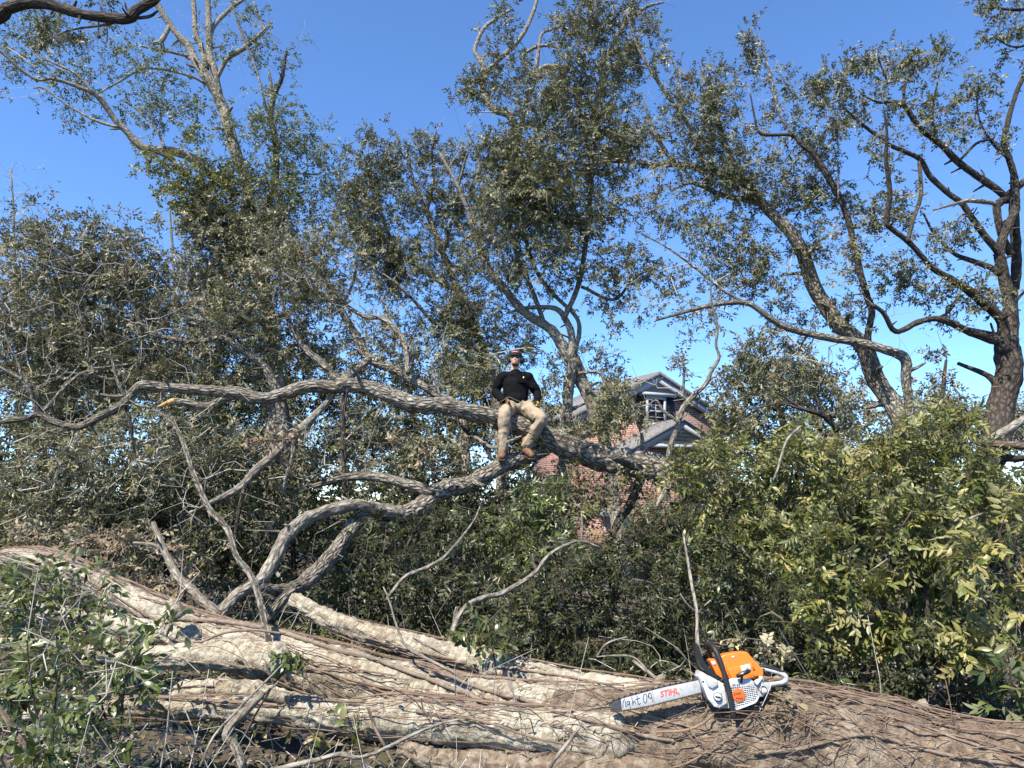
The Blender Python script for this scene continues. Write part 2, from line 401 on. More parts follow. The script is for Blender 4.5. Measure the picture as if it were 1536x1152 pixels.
DENS = 1.32
class Plant:
    def __init__(s, name, base, label, cat, barkm='bark_oak', twigm='twig_grey', leafm='leaf_oak', seed=1, group=None):
        s.root = empty(name, base, label, cat, group); s.base = np.array(base, float)
        s.bk, s.tw, s.lf = barkm, twigm, leafm
        s.rng = np.random.default_rng(seed); s.seed = seed
        s.sk = []; s.sd = []; s.sr = []; s.pts = []; s.leafy = []; s.bare = 6.0
    def limb(s, pts, Y0, Y1=None, name='branch', bk=None, sides=9, wob=0.35, amp=0.10, jag=False, spawn=True, sub=5):
        """pts: (px, py, width px); distance runs from Y0 to Y1"""
        Y1 = Y0 if Y1 is None else Y1
        p = np.array(pts, float); c = np.concatenate(([0], np.cumsum(np.hypot(np.diff(p[:, 0]), np.diff(p[:, 1]))))); c /= c[-1]
        q = []
        for (x, y, wd), t in zip(p, c):
            Y = Y0 + (Y1 - Y0) * t; q.append((*P(x, y, Y), wd * 0.5 * mpp(y, Y)))
        q = catmull(q, sub); q[:, 3] = np.maximum(q[:, 3], 0.002)
        path, rad = q[:, :3], q[:, 3]
        nz = np.stack([vnoise(path * 1.7, s.seed + 11 * k + 3) for k in range(3)], -1) * rad[:, None] * wob
        nz[:, 1] += vnoise(path * 0.8, s.seed + 77) * rad * 1.5
        nz[0] = 0; path = path + nz
        V, fs, uv = tube(path, rad, sides, amp, 1.3 / max(rad.mean(), .02), s.seed, jag, ridge=(0.010 if sides >= 16 else 0))
        if rad.mean() > .022 and len(path) > 8:
            pp = [(V, fs, uv)]; tt = unit(np.gradient(path, axis=0))
            for k in range(int(2 + np.linalg.norm(path[-1] - path[0]) * 1.1)):
                i = s.rng.integers(3, len(path) - 2); r0 = rad[i]; dv = unit(np.cross(tt[i], s.rng.normal(size=3)) + tt[i] * .35); l = r0 * s.rng.uniform(1.6, 3.6)
                q = np.array([path[i] + dv * r0 * .5, path[i] + dv * (r0 + l * .3), path[i] + dv * (r0 + l) + s.rng.normal(size=3) * r0 * .4])
                pp.append(tube(catmull(q, 3), r0 * np.interp(np.linspace(0, 1, 7), (0, .35, 1), (.55, .33, .20)) * s.rng.uniform(.7, 1.2), 7, .15, 20, k, True))
            V, fs, uv = merge(pp)
        add(name, V, fs, M[bk or s.bk], s.root, True, uv)
        if spawn:
            t = unit(np.gradient(path, axis=0))
            s.sk.append(path); s.sd.append(t); s.sr.append(rad)
            ln = np.linalg.norm(np.diff(path, axis=0), axis=1).sum(); n = int(ln * s.bare)
            if n:                                  # leafless side twigs along the limb
                i = s.rng.integers(len(path) // 6, len(path), n)
                s.pts.append(path[i] + unit(s.rng.normal(size=(n, 3)) + t[i] * .6 + (0, 0, .25)) * s.rng.uniform(.12, .75, (n, 1))); s.leafy.append(np.zeros(n, bool))
        return path, rad
    def stem(s, path, rad, name='stem', bk=None, sides=7, amp=0.08):
        """path in world coordinates"""
        path = catmull(np.asarray(path, float), 5); rad = np.interp(np.linspace(0, 1, len(path)), np.linspace(0, 1, len(rad)), rad)
        V, fs, uv = tube(path, rad, sides, amp, 12, s.seed); add(name, V, fs, M[bk or s.bk], s.root, True, uv)
        s.sk.append(path); s.sd.append(unit(np.gradient(path, axis=0))); s.sr.append(rad)
    def blobs(s, bl, Y, D=0.9, leafy=0.93, dens=DENS, clump=7, tilt=0.0):
        """crown volumes: (px, py, rx, ry, density[, Y]) ; D = depth radius / mean radius"""
        for b in bl:
            px, py, rx, ry, de = b[:5]; yy = b[5] if len(b) > 5 else Y
            m = mpp(py, yy); c = P(px, py, yy)
            n = int(max(3, 100 * de * dens * math.pi * rx * ry * m * m))
            nc = max(1, n // clump)
            def ball(k):
                v = unit(s.rng.normal(size=(k, 3))) * s.rng.uniform(0, 1, (k, 1)) ** (1 / 2.4); return v
            rd = np.array((rx * m, D * 0.5 * (rx + ry) * m, ry * m))
            cs = ball(nc) * rd
            pt = cs[s.rng.integers(0, nc, n)] + s.rng.normal(size=(n, 3)) * np.minimum(rd * 0.35, 0.22)
            s.pts.append(c + pt); s.leafy.append(s.rng.uniform(size=n) < leafy)
    def grow(s, leaf=(0.07, 0.03), per=(3, 7), sub=0.24, rtip=0.0026, step=0.25, droop=0.1, six=False, ones=0, one_mat=None, one_kind=0,
             pinnate=0.6, upb=0.8, tips=True, fol='crown', tone=(0, 1), twn='twigs'):
        rng = s.rng
        A = np.vstack(s.pts); LF = np.concatenate(s.leafy)
        S = np.vstack(s.sk); SD = np.vstack(s.sd); SR = np.concatenate(s.sr); ns = len(S)
        md = np.full(len(A), 1e9)
        for i in range(0, ns, 200): md = np.minimum(md, np.linalg.norm(A[:, None] - S[None, i:i + 200], axis=2).min(1))
        order = np.argsort(md)
        cap = ns + int(len(A) * 4 + md.sum() / step * 0.6 + 4000)
        pos = np.zeros((cap, 3)); dr = np.zeros((cap, 3)); par = np.full(cap, -1)
        pos[:ns] = S; dr[:ns] = SD; n = ns; tip = np.zeros(len(A), int)
        for a in order:
            p = A[a]; d = p - pos[:n]; L = np.sqrt((d * d).sum(1)) + 1e-6
            cs = (d * dr[:n]).sum(1) / L
            j = int(np.argmin(L * (1.45 - 0.45 * cs))); Lj = L[j]
            k = max(1, min(14, int(Lj / step)))
            if n + k >= cap: tip[a] = j; continue
            u = d[j] / Lj; ctl = pos[j] + (0.45 * dr[j] + 0.55 * u) * Lj * 0.5 + rng.normal(size=3) * Lj * 0.07; pj = pos[j].copy(); last = j
            for q in range(1, k + 1):
                t = q / k; x = pj * (1 - t) ** 2 + ctl * 2 * t * (1 - t) + p * t * t
                if q < k: x = x + rng.normal(size=3) * min(0.03, 0.06 * Lj)
                dd = x - pos[last]; dr[n] = dd / (np.sqrt((dd * dd).sum()) + 1e-9); pos[n] = x; par[n] = last; last = n; n += 1
            tip[a] = last
        acc = np.zeros(n); r = np.zeros(n)
        for i in range(n - 1, ns - 1, -1):
            r[i] = max(rtip, acc[i] ** (1 / 2.3)); acc[par[i]] += r[i] ** 2.3
        r[:ns] = SR
        e = np.arange(ns, n); pa = par[ns:n]
        rc = r[e]; rp = np.minimum(r[pa], rc * 1.35)
        parts = [(pos[pa], pos[e], rp, rc)]
        # side shoots and leaves
        T = np.array([tip[a] for a in range(len(A)) if LF[a] and tip[a] >= ns]); 
        leaves = None
        if len(T) and tips:
            ns_, m = per; m += 2
            tp = np.repeat(pos[T], ns_, 0); td = np.repeat(dr[T], ns_, 0)
            sdv = unit(td * 0.6 + rng.normal(size=tp.shape) * 0.62 + np.array((0, 0, -droop)))
            sl = rng.uniform(0.45, 1.15, len(tp)) * sub
            st = tp - td * rng.uniform(0, 0.5, (len(tp), 1)) * sub * 0.6
            parts.append((st, st + sdv * sl[:, None], np.full(len(tp), rtip * 0.85), np.full(len(tp), rtip * 0.45)))
            up = np.array((0, 0, 1.0)); nn = unit(rng.normal(size=tp.shape) + up * upb); nn = unit(nn - sdv * (nn * sdv).sum(1, keepdims=True))
            side = np.cross(sdv, nn)
            fr = (np.arange(m) + 0.7) / m
            sgn = np.where(np.arange(m) % 2, 1.0, -1.0)
            Pn = st[:, None] + sdv[:, None] * (sl[:, None] * fr[None])[..., None]
            rnd = rng.normal(size=(len(tp), m, 3))
            D_ = sdv[:, None] * 0.75 + side[:, None] * sgn[None, :, None] * 0.8 + rnd * (1 - pinnate) * 0.9 + np.array((0, 0, -droop * 1.2))
            N_ = nn[:, None] + rng.normal(size=(len(tp), m, 3)) * (1 - pinnate) * 0.9
            Pn = Pn.reshape(-1, 3); D_ = D_.reshape(-1, 3); N_ = N_.reshape(-1, 3)
            keep = rng.uniform(size=len(Pn)) < 0.88; Pn, D_, N_ = Pn[keep], D_[keep], N_[keep]
            tn = np.repeat(rng.uniform(0, 1, len(tp)), m)[keep] * 0.55 + rng.uniform(0, 1, len(Pn)) * 0.45
            tn = tone[0] + (tone[1] - tone[0]) * np.clip(tn + 0.25 * vnoise(Pn * 1.6, s.seed), 0, 1)
            sz = rng.uniform(0.65, 1.2, len(Pn)); L = leaf[0] * sz; W = leaf[1] * sz * rng.uniform(0.8, 1.15, len(Pn))
            leaves = [Pn, D_, N_, L, W, tn]
        # twig mesh
        q0 = np.vstack([p[0] for p in parts]); q1 = np.vstack([p[1] for p in parts]); ra = np.concatenate([p[2] for p in parts]); rb = np.concatenate([p[3] for p in parts])
        mp = []
        for sel, k in ((rb < 0.006, 3), (rb >= 0.006, 6)):
            if not sel.any(): continue
            a0, a1, r0, r1 = q0[sel], q1[sel], ra[sel], rb[sel]
            t = unit(a1 - a0); h = np.where(np.abs(t[:, 2:3]) < 0.9, np.array((0, 0, 1.0)), np.array((1.0, 0, 0)))
            u = unit(np.cross(t, h)); v = np.cross(t, u); th = np.arange(k) * 2 * math.pi / k
            o = u[:, None] * np.cos(th)[None, :, None] + v[:, None] * np.sin(th)[None, :, None]
            V = np.concatenate((a0[:, None] + o * r0[:, None, None], (a1 + t * r1[:, None] * 0.5)[:, None] + o * r1[:, None, None]), 1).reshape(-1, 3)
            b = np.arange(len(a0))[:, None, None] * 2 * k; i = np.arange(k); j = (i + 1) % k
            f = (b + np.stack((i, j, j + k, i + k), -1)[None]).reshape(-1, 4)
            mp.append((V, f))
        V, fs, _ = merge(mp)
        o = add(twn, V, fs, M[s.tw], s.root, False); o['kind'] = 'stuff'
        if leaves is not None:
            Pn, D_, N_, L, W, tn = leaves
            if ones:
                dist = np.linalg.norm(Pn - EYE, axis=1)
                key = L / dist * rng.uniform(0.8, 1.2, len(Pn))
                ins = (np.abs(Pn[:, 0] / Pn[:, 1]) < 0.70)
                key = np.where(ins, key, 0)
                idx = np.argsort(-key)[:min(ones, int(len(Pn) * .7))]
                ul = unit_leaf('leaf', M[one_mat], one_kind)
                for i in idx:
                    d = unit(D_[i]); sv_ = unit(np.cross(N_[i], d)); nv = np.cross(d, sv_)
                    ob = bpy.data.objects.new('leaf', ul); COL.objects.link(ob); ob.parent = s.root
                    pl = Pn[i] - s.base
                    ob.matrix_local = Matrix(((d[0] * L[i], sv_[0] * W[i], nv[0] * L[i], pl[0]), (d[1] * L[i], sv_[1] * W[i], nv[1] * L[i], pl[1]),
                                              (d[2] * L[i], sv_[2] * W[i], nv[2] * L[i], pl[2]), (0, 0, 0, 1)))
                kp = np.ones(len(Pn), bool); kp[idx] = False
                Pn, D_, N_, L, W, tn = [x[kp] for x in (Pn, D_, N_, L, W, tn)]
            V, fs, k = leaf_geo(Pn, D_, N_, L, W, six, rng)
            o = add(fol, V, fs, M[s.lf], s.root, False, None, np.repeat(tn, k)); o['kind'] = 'stuff'
            return len(Pn)
        return 0
# ------------------------------------------------------------------ ground
xs = np.concatenate((-np.geomspace(900, 14, 14), np.linspace(-12, 12, 61), np.geomspace(14, 900, 14)))
ys = np.concatenate((np.linspace(-30, 1, 8), np.linspace(1.5, 16, 60), np.geomspace(17, 1500, 18)))
gx, gy = np.meshgrid(xs, ys); near = np.exp(-((gx / 14) ** 2 + ((gy - 7) / 12) ** 2))
gz = near * (0.10 * vnoise(np.stack((gx * .9, gy * .9, gx * 0), -1), 5) + 0.05 * vnoise(np.stack((gx * 3, gy * 3, gx * 0), -1), 6)) - 0.04
nx, ny = len(xs), len(ys)
i = np.arange(ny - 1)[:, None] * nx + np.arange(nx - 1)[None]
o = link('ground', mk_mesh('ground', np.stack((gx, gy, gz), -1).reshape(-1, 3), np.stack((i, i + 1, i + nx + 1, i + nx), -1).reshape(-1, 4), M['ground'], True))
o['kind'] = 'structure'; o['label'] = 'leaf littered ground under the fallen trees'

# ------------------------------------------------------------------ brick house behind the fallen oak
HO = P(985, 640, 28.0); HU = np.array((math.sin(R(62)), math.cos(R(62)), 0.0)); HW = np.array((HU[1], -HU[0], 0.0)); HZ = np.array((0, 0, 1.0))
if HW[1] > 0: HW = -HW                        # outward, towards the camera
HO = HO - HZ * HO[2]
def H(px, py, off=0.0):
    """photo pixel -> (s, z) on the facade plane pushed out by off"""
    x = (px - 768.0) / F; y = (576.0 - py) / F; d = np.array((x, cp - y * sp_, sp_ + y * cp))
    o_ = HO + HW * off; t = ((o_ - EYE) @ HW) / (d @ HW); q = EYE + d * t - o_
    return float(q @ HU), float(q[2])
house = empty('brick_house', HO, 'red brick house with gabled roof seen behind the fallen oak limb', 'house')
def hp(name, poly, d0, d1, mat, parent=house, bev=0.0):
    V, fs = prism(poly, d0, d1, HO, HU, HZ, HW, bev); 
    uv = np.stack(((V - HO) @ HU, (V - HO)[:, 2]), -1)
    return add(name, V, fs, M[mat], parent, False, uv)
def hr(s0, s1, z0, z1): return [(s0, z0), (s1, z0), (s1, z1), (s0, z1)]
ps, pz = H(985, 566); sl = 0.46                # ridge and roof pitch
hwid = 3.5
wl, wr = ps - hwid, ps + hwid; ez = pz - sl * hwid
hp('wall', [(wl, -0.3), (wr, -0.3), (wr, ez), (ps, pz - 0.02), (wl, ez)], -3.6, 0.0, 'brick')
rf = hp('roof', [(wl - .5, ez - .23), (ps, pz + 0.03), (wr + .5, ez - .23), (wr + .5, ez - .05), (ps, pz + 0.21), (wl - .5, ez - .05)], -3.9, 0.22, 'roof')
# rake boards
for sg in (-1, 1):
    e = (hwid + .4) * sg
    hp('rake_board', [(ps, pz + .02), (ps, pz - .24), (ps + e, pz - .24 - sl * (hwid + .4)), (ps + e, pz + .02 - sl * (hwid + .4))][::sg], 0.003, 0.17, 'trim')
b0, bz = H(985, 590); hw = (pz - .24 - bz) / sl
hp('pediment_trim', hr(ps - hw, ps + hw, bz - .12, bz), 0.004, 0.155, 'trim')
nb = 5
for k in range(nb):                           # clapboards of the upper pediment
    z0 = bz + .005 + (pz - .30 - bz) * k / nb; z1 = bz + (pz - .30 - bz) * (k + 1) / nb + .015
    h0 = max(.03, (pz - .25 - z0) / sl); h1 = max(.01, (pz - .25 - z1) / sl)
    a = [(ps - h0, z0, .13), (ps + h0, z0, .13), (ps + h1, z1, .055), (ps - h1, z1, .055), (ps - h0, z0, .004), (ps + h0, z0, .004)]
    V = np.array([HO + HU * q[0] + HZ * q[1] + HW * q[2] for q in a])
    add('clapboard', V, [np.array([(0, 1, 2, 3), (4, 5, 1, 0)])], M['siding'], house)
# window with sashes, shutters
w0, wz0 = H(969, 637); w1, wz1 = H(996, 598)
win = hp('window', hr(w0 + .07, w1 - .07, wz0 + .07, wz1 - .05), 0.003, 0.03, 'glass')
hp('window_frame', hr(w0 - .02, w0 + .08, wz0, wz1 + .06), 0.002, .10, 'trim', win); hp('window_frame', hr(w1 - .08, w1 + .02, wz0, wz1 + .06), 0.002, .10, 'trim', win)
hp('window_frame', hr(w0 + .08, w1 - .08, wz1 - .06, wz1 + .06), 0.002, .098, 'trim', win); hp('sill', hr(w0 - .06, w1 + .06, wz0 - .06, wz0 + .07), 0.004, .15, 'trim', win)
wm = (w0 + w1) / 2
hp('mullion', hr(wm - .012, wm + .012, wz0 + .07, wz1 - .06), 0.031, .058, 'trim', win)
for k in range(1, 4):
    z = wz0 + .07 + (wz1 - wz0 - .13) * k / 4; t = .03 if k == 2 else .011
    for a_, b_ in ((w0 + .08, wm - .012), (wm + .012, w1 - .08)): hp('glazing_bar', hr(a_, b_, z - t, z + t), 0.031, .056, 'trim', win)
for a_, b_ in ((w0 - .46, w0 - .05), (w1 + .05, w1 + .48)):
    sh = hp('shutter', hr(a_, b_, wz0 - .02, wz1 + .04), 0.003, .045, 'shutter')
    hp('louvre_rail', hr(a_ + .05, b_ - .05, (wz0 + wz1) / 2 - .03, (wz0 + wz1) / 2 + .03), .046, .06, 'shutter', sh)
    for k in range(14):
        z = wz0 + .03 + (wz1 - wz0 - .06) * (k + .5) / 14
        if abs(z - (wz0 + wz1) / 2) > .05: hp('louvre', hr(a_ + .04, b_ - .04, z - .018, z + .010), .046, .056, 'shutter', sh)
# lower projecting gable
off = 1.4
gs, gz2 = H(1021, 634, off); g1, gzl = H(942, 667, off); gw = 2.75
def gp(name, poly, d0, d1, mat, parent=house): return hp(name, poly, d0 + off, d1 + off, mat, parent)
eb = gz2 - sl * gw
gp('porch_wall', [(gs - gw + .4, -0.3), (gs + gw - .4, -0.3), (gs + gw - .4, eb + .05), (gs, gz2 - .15), (gs - gw + .4, eb + .05)], -off + .01, 0.0, 'brick')
gp('porch_roof', [(gs - gw, eb - .02), (gs, gz2 + .04), (gs + gw, eb - .02), (gs + gw, eb + .10), (gs, gz2 + .16), (gs - gw, eb + .10)], -off + .05, 0.21, 'roof')
for sg in (-1, 1):
    e = gw * sg
    gp('rake_board', [(gs, gz2 + .03), (gs, gz2 - .22), (gs + e, gz2 - .22 - sl * gw), (gs + e, gz2 + .03 - sl * gw)][::sg], 0.003, 0.17, 'trim')
_, tz = H(990, 666, off)
hw = (gz2 - .22 - tz) / sl
gp('pediment_trim', hr(gs - hw - .3, gs + hw + .3, tz - .14, tz), 0.006, 0.155, 'trim')
for k in range(4):
    z0 = tz + .005 + (gz2 - .28 - tz) * k / 4; z1 = tz + (gz2 - .28 - tz) * (k + 1) / 4 + .015
    h0 = max(.03, (gz2 - .23 - z0) / sl); h1 = max(.01, (gz2 - .23 - z1) / sl)
    a = [(gs - h0, z0, off + .13), (gs + h0, z0, off + .13), (gs + h1, z1, off + .055), (gs - h1, z1, off + .055), (gs - h0, z0, off + .004), (gs + h0, z0, off + .004)]
    V = np.array([HO + HU * q[0] + HZ * q[1] + HW * q[2] for q in a])
    add('clapboard', V, [np.array([(0, 1, 2, 3), (4, 5, 1, 0)])], M['siding'], house)
# pale band over the ground floor
_, q0 = H(895, 776, off); _, q1 = H(895, 763, off)
gp('band_board', hr(gs - gw - .9, gs - gw + 0.1, q0, q1), 0.004, .12, 'trim')
hp('side_wall', hr(gs - gw - .9, gs - gw + .4, -0.3, q0 - .003), 0.004, off - .01, 'brick')
# ------------------------------------------------------------------ chainsaw
M['saw_orange'] = plain('saw_orange', (0.83, 0.17, 0.012), 0.38, var=0.06, sc=30, dirt=.55)
M['saw_grey'] = plain('saw_grey', (0.40, 0.41, 0.42), 0.45, var=0.12, sc=25, dirt=.7)
M['saw_light'] = plain('saw_light', (0.50, 0.51, 0.52), 0.45, var=0.10, sc=25, dirt=.7)
M['saw_black'] = plain('saw_black', (0.012, 0.012, 0.013), 0.38, var=0.2, sc=25)
M['saw_rubber'] = plain('saw_rubber', (0.018, 0.018, 0.018), 0.55, var=0.2, sc=40)
M['bar_steel'] = plain('bar_steel', (0.50, 0.50, 0.495), 0.42, metal=0.35, var=0.10, sc=14, dirt=.6)
M['bar_nose'] = plain('bar_nose', (0.07, 0.07, 0.075), 0.45, metal=0.4, var=0.25, sc=40)
M['chain'] = plain('chain_steel', (0.09, 0.085, 0.08), 0.4, metal=0.7, var=0.3, sc=60)
M['ink'] = plain('marker_ink', (0.02, 0.02, 0.022), 0.6, var=0.3, sc=60)
M['ink_red'] = plain('logo_red', (0.55, 0.07, 0.02), 0.5, var=0.08)
M['badge'] = plain('badge_orange', (0.62, 0.12, 0.015), 0.45, var=0.1)
M['badge_ink'] = plain('badge_ink', (0.10, 0.02, 0.01), 0.5, var=0.1)
M['sticker'] = plain('sticker', (0.74, 0.74, 0.74), 0.5, var=0.12, sc=90)
SY = 3.72; SA = R(14.0)
SO = P(1090, 1030, SY); SM = mpp(1030, SY)
# frame: SU towards the rear handle (right, up), SV up, SW towards the viewer
vd = unit(SO - EYE); 
SWd = unit(np.array((-0.10, -1.0, 0.16))); SR_ = unit(np.cross(np.array((0, 0, 1.0)), SWd)); SUp = np.cross(SWd, SR_)
SU = SR_ * math.cos(SA) + SUp * math.sin(SA); SV = -SR_ * math.sin(SA) + SUp * math.cos(SA); SW = SWd
def S(px, py):
    x, y = (px - 1090) * SM, -(py - 1030) * SM
    return (x * math.cos(SA) + y * math.sin(SA), -x * math.sin(SA) + y * math.cos(SA))
def Z(zx, zy): return S(1040 + zx / 9.6, 960 + zy / 9.6)          # the enlarged view of the motor
def Q(zx, zy): return S(910 + zx / 10.24, 1005 + zy / 10.24)      # the enlarged view of the bar
saw = empty('chainsaw', SO, 'orange and grey chainsaw with long steel bar lying on the fallen trunk', 'chainsaw')
def sp(name, poly, d0, d1, mat, bev=.004, parent=saw, seg=2):
    V, fs = prism(poly, d0, d1, SO, SU, SV, SW, bev, seg); return add(name, V, fs, M[mat], parent, False)
def spt(u, v, w_): return SO + SU * u + SV * v + SW * w_
def circ(c, r, n=24): return [(c[0] + r * math.cos(a), c[1] + r * math.sin(a)) for a in np.linspace(0, 2 * math.pi, n, endpoint=False)]
def shade(o):
    o.data.polygons.foreach_set('use_smooth', np.ones(len(o.data.polygons), bool))
    try: o.data.set_sharp_from_angle(angle=R(35))
    except Exception: pass
    return o
k1 = 0.035                                                        # front face of the motor block
# crankcase and tank
shade(sp('housing', [Z(*q) for q in ((65, 540), (110, 462), (200, 505), (350, 560), (470, 560), (860, 600), (900, 760), (840, 860), (560, 950), (310, 958), (190, 850), (110, 660))], -.11, k1, 'saw_grey', .010))
shade(sp('chain_tank', [Z(*q) for q in ((95, 560), (150, 500), (330, 580), (420, 600), (450, 880), (330, 950), (260, 930), (180, 830), (120, 660))], k1 - .01, k1 + .018, 'saw_light', .009))
shade(sp('muffler_guard', [Z(*q) for q in ((140, 520), (200, 512), (320, 570), (330, 640), (250, 690), (190, 660))], k1 + .019, k1 + .030, 'saw_grey', .005))
cap = shade(sp('oil_cap', circ(Z(315, 795), .017), k1 + .019, k1 + .034, 'saw_light', .003)); c0 = Z(315, 795)
sp('slot', [(c0[0] - .012, c0[1] + .003), (c0[0] - .010, c0[1] + .008), (c0[0] + .012, c0[1] - .003), (c0[0] + .010, c0[1] - .008)], k1 + .0345, k1 + .037, 'saw_black', 0, cap)
shade(sp('cap_seat', circ(Z(320, 800), .0205), k1 + .012, k1 + .022, 'saw_black', .002))
shade(sp('front_bumper', [Z(*q) for q in ((45, 535), (70, 515), (120, 470), (135, 490), (95, 560), (75, 560))], -.05, .0, 'saw_grey', .003))
# orange top cover, with a chamfered shoulder
shade(sp('top_cover', [Z(*q) for q in ((392, 275), (470, 235), (610, 205), (765, 188), (800, 205), (850, 265), (985, 420), (1000, 450), (985, 545), (900, 560), (800, 555), (520, 560), (430, 560))], -.10, k1 - .006, 'saw_orange', .014, seg=3))
shade(sp('cover_shoulder', [Z(*q) for q in ((480, 430), (560, 400), (820, 330), (850, 345), (865, 440), (900, 450), (905, 520), (800, 540), (530, 550))], k1 - .02, k1 + .010, 'saw_orange', .008))
shade(sp('cover_nose', [Z(*q) for q in ((250, 320), (300, 300), (395, 290), (450, 560), (350, 540))], -.09, k1 - .02, 'saw_orange', .008))
sp('nose_mark', [Z(*q) for q in ((275, 335), (300, 328), (335, 385), (310, 395))], k1 - .0199, k1 - .0185, 'sticker', 0)
sp('nose_mark', [Z(*q) for q in ((310, 330), (330, 326), (345, 380), (338, 385))], k1 - .0199, k1 - .0185, 'sticker', 0)
sp('sticker', [Z(*q) for q in ((668, 385), (800, 352), (815, 450), (690, 470))], k1 + .0102, k1 + .0112, 'sticker', 0)
sp('sticker_mark', [Z(*q) for q in ((735, 385), (775, 375), (780, 430), (745, 440))], k1 + .0114, k1 + .012, 'saw_grey', 0)
sp('cover_mark', [Z(*q) for q in ((565, 255), (600, 250), (605, 268), (585, 280), (570, 272))], k1 - .0058, k1 - .004, 'sticker', 0)
sp('cover_slot', [Z(*q) for q in ((815, 345), (840, 340), (870, 440), (845, 445))], k1 + .0102, k1 + .0115, 'badge', 0)
shade(sp('cover_knob', circ(Z(870, 480), .011), k1 + .010, k1 + .022, 'saw_orange', .003))
# starter cover with a real grille
shade(sp('starter_cover', [Z(*q) for q in ((468, 575), (530, 548), (790, 540), (822, 580), (845, 640), (470, 680))], k1 - .005, k1 + .030, 'saw_light', .006))
sp('fan_recess', [Z(*q) for q in ((480, 660), (830, 620), (880, 770), (835, 845), (570, 945), (520, 940), (485, 800))], k1 - .004, k1 + .016, 'saw_black', .003)
for k in range(11):                                               # grille bars along and across
    t_ = k / 10; a = Z(482 + 40 * t_, 672 + 262 * t_); b = Z(835 + 30 * min(1, t_ * 1.6) - 60 * max(0, t_ - .6), 628 + 225 * t_)
    sp('grille_bar', [(a[0], a[1] - 0.0016), (b[0], b[1] - 0.0016), (b[0], b[1] + 0.0016), (a[0], a[1] + 0.0016)], k1 + .017, k1 + .0285, 'saw_light', .0008)
for k in range(12):
    t_ = k / 11; a = Z(490 + 345 * t_, 668 - 42 * t_); b = Z(540 + 310 * t_, 942 - 105 * t_)
    sp('grille_bar', [(a[0] - .0016, a[1]), (a[0] + .0016, a[1]), (b[0] + .0016, b[1]), (b[0] - .0016, b[1])], k1 + .017, k1 + .0265, 'saw_light', .0008)
rim = [Z(*q) for q in ((880, 770), (835, 850), (570, 950), (515, 945))]
for a, b in zip(rim[:-1], rim[1:]):
    d = unit(np.array(b) - np.array(a)); n_ = np.array((-d[1], d[0])) * .0045
    sp('starter_rim', [tuple(a - n_), tuple(b - n_), tuple(b + n_), tuple(a + n_)], k1 + .005, k1 + .030, 'saw_light', .002)
bd = shade(sp('badge', circ(Z(605, 765), .030, 32), k1 + .029, k1 + .0325, 'badge', .001))
def text(name, s_, size, pt, w_, mat, parent, shear=0.0, bold=0.0, ang=0.0, sx=1.0):
    cu = bpy.data.curves.new(name, 'FONT'); cu.body = s_; cu.size = size; cu.shear = shear; cu.offset = bold; cu.extrude = .0006; cu.align_x = 'LEFT'
    ob = bpy.data.objects.new(name, cu); COL.objects.link(ob); bpy.context.view_layer.update()
    me = bpy.data.meshes.new_from_object(ob.evaluated_get(bpy.context.evaluated_depsgraph_get())); bpy.data.objects.remove(ob)
    L = np.zeros(len(me.vertices) * 3); me.vertices.foreach_get('co', L); L = L.reshape(-1, 3); L[:, 0] *= sx
    c, s = math.cos(ang), math.sin(ang); x = L[:, 0] * c - L[:, 1] * s; y = L[:, 0] * s + L[:, 1] * c
    W_ = SO + (pt[0] + x)[:, None] * SU + (pt[1] + y)[:, None] * SV + (w_ + L[:, 2])[:, None] * SW - wloc(parent)
    me.vertices.foreach_set('co', W_.astype(np.float32).ravel()); me.update(); me.materials.clear(); me.materials.append(M[mat])
    return link(name, me, parent)
p = Z(540, 775); text('badge_lettering', 'STIHL', .014, p, k1 + .0328, 'badge_ink', bd, .1, .0004, 0)
for q in range(4):
    a = Z(560 + q * 26, 800); sp('badge_mark', [(a[0], a[1]), (a[0] + .006, a[1]), (a[0] + .006, a[1] - .006), (a[0], a[1] - .006)], k1 + .0326, k1 + .0336, 'badge_ink', 0, bd)
for q, x in enumerate((528, 552, 590, 612)):
    a = Z(x, 625); sp('model_mark', [(a[0], a[1]), (a[0] + .0045, a[1]), (a[0] + .0045, a[1] - .008), (a[0], a[1] - .008)], k1 + .0302, k1 + .031, 'ink', 0)
# starter grip
def stube(name, pts, rad, mat, parent=saw, sides=12, asp=None, n=6):
    q = catmull(np.array([(*Z(a, b), c) for a, b, c in pts]), n); path = SO + q[:, :1] * SU + q[:, 1:2] * SV + q[:, 2:3] * SW
    rr = np.interp(np.linspace(0, 1, len(path)), np.linspace(0, 1, len(rad)), rad) if hasattr(rad, '__len__') else np.full(len(path), rad)
    V, fs, uv = tube(path, rr, sides, 0, 1, 0, asp=asp); return add(name, V, fs, M[mat], parent, True, uv)
g = stube('starter_grip', [(585, 515, k1 + .05), (640, 490, k1 + .055), (700, 465, k1 + .055), (768, 440, k1 + .05)], (.008, .0105, .0095, .0105, .008), 'saw_black')
stube('grip_stem', [(665, 485, k1 + .053), (655, 540, k1 + .045), (655, 600, k1 + .028)], (.007, .0055, .006), 'saw_black', g)
sp('grip_mark', [Z(*q) for q in ((640, 470), (668, 462), (672, 480), (655, 486))], k1 + .0652, k1 + .066, 'sticker', 0, g)
# front handle: bends round the body
stube('front_handle', [(600, 1050, .02), (560, 1078, .055), (510, 1040, .078), (485, 900, .086), (455, 700, .088), (420, 520, .088), (385, 360, .085), (345, 230, .078), (310, 150, .062), (285, 112, .03), (275, 105, -.02), (280, 110, -.07), (310, 200, -.105), (350, 400, -.112), (400, 560, -.10)], .0122, 'saw_rubber', sides=14, n=7)
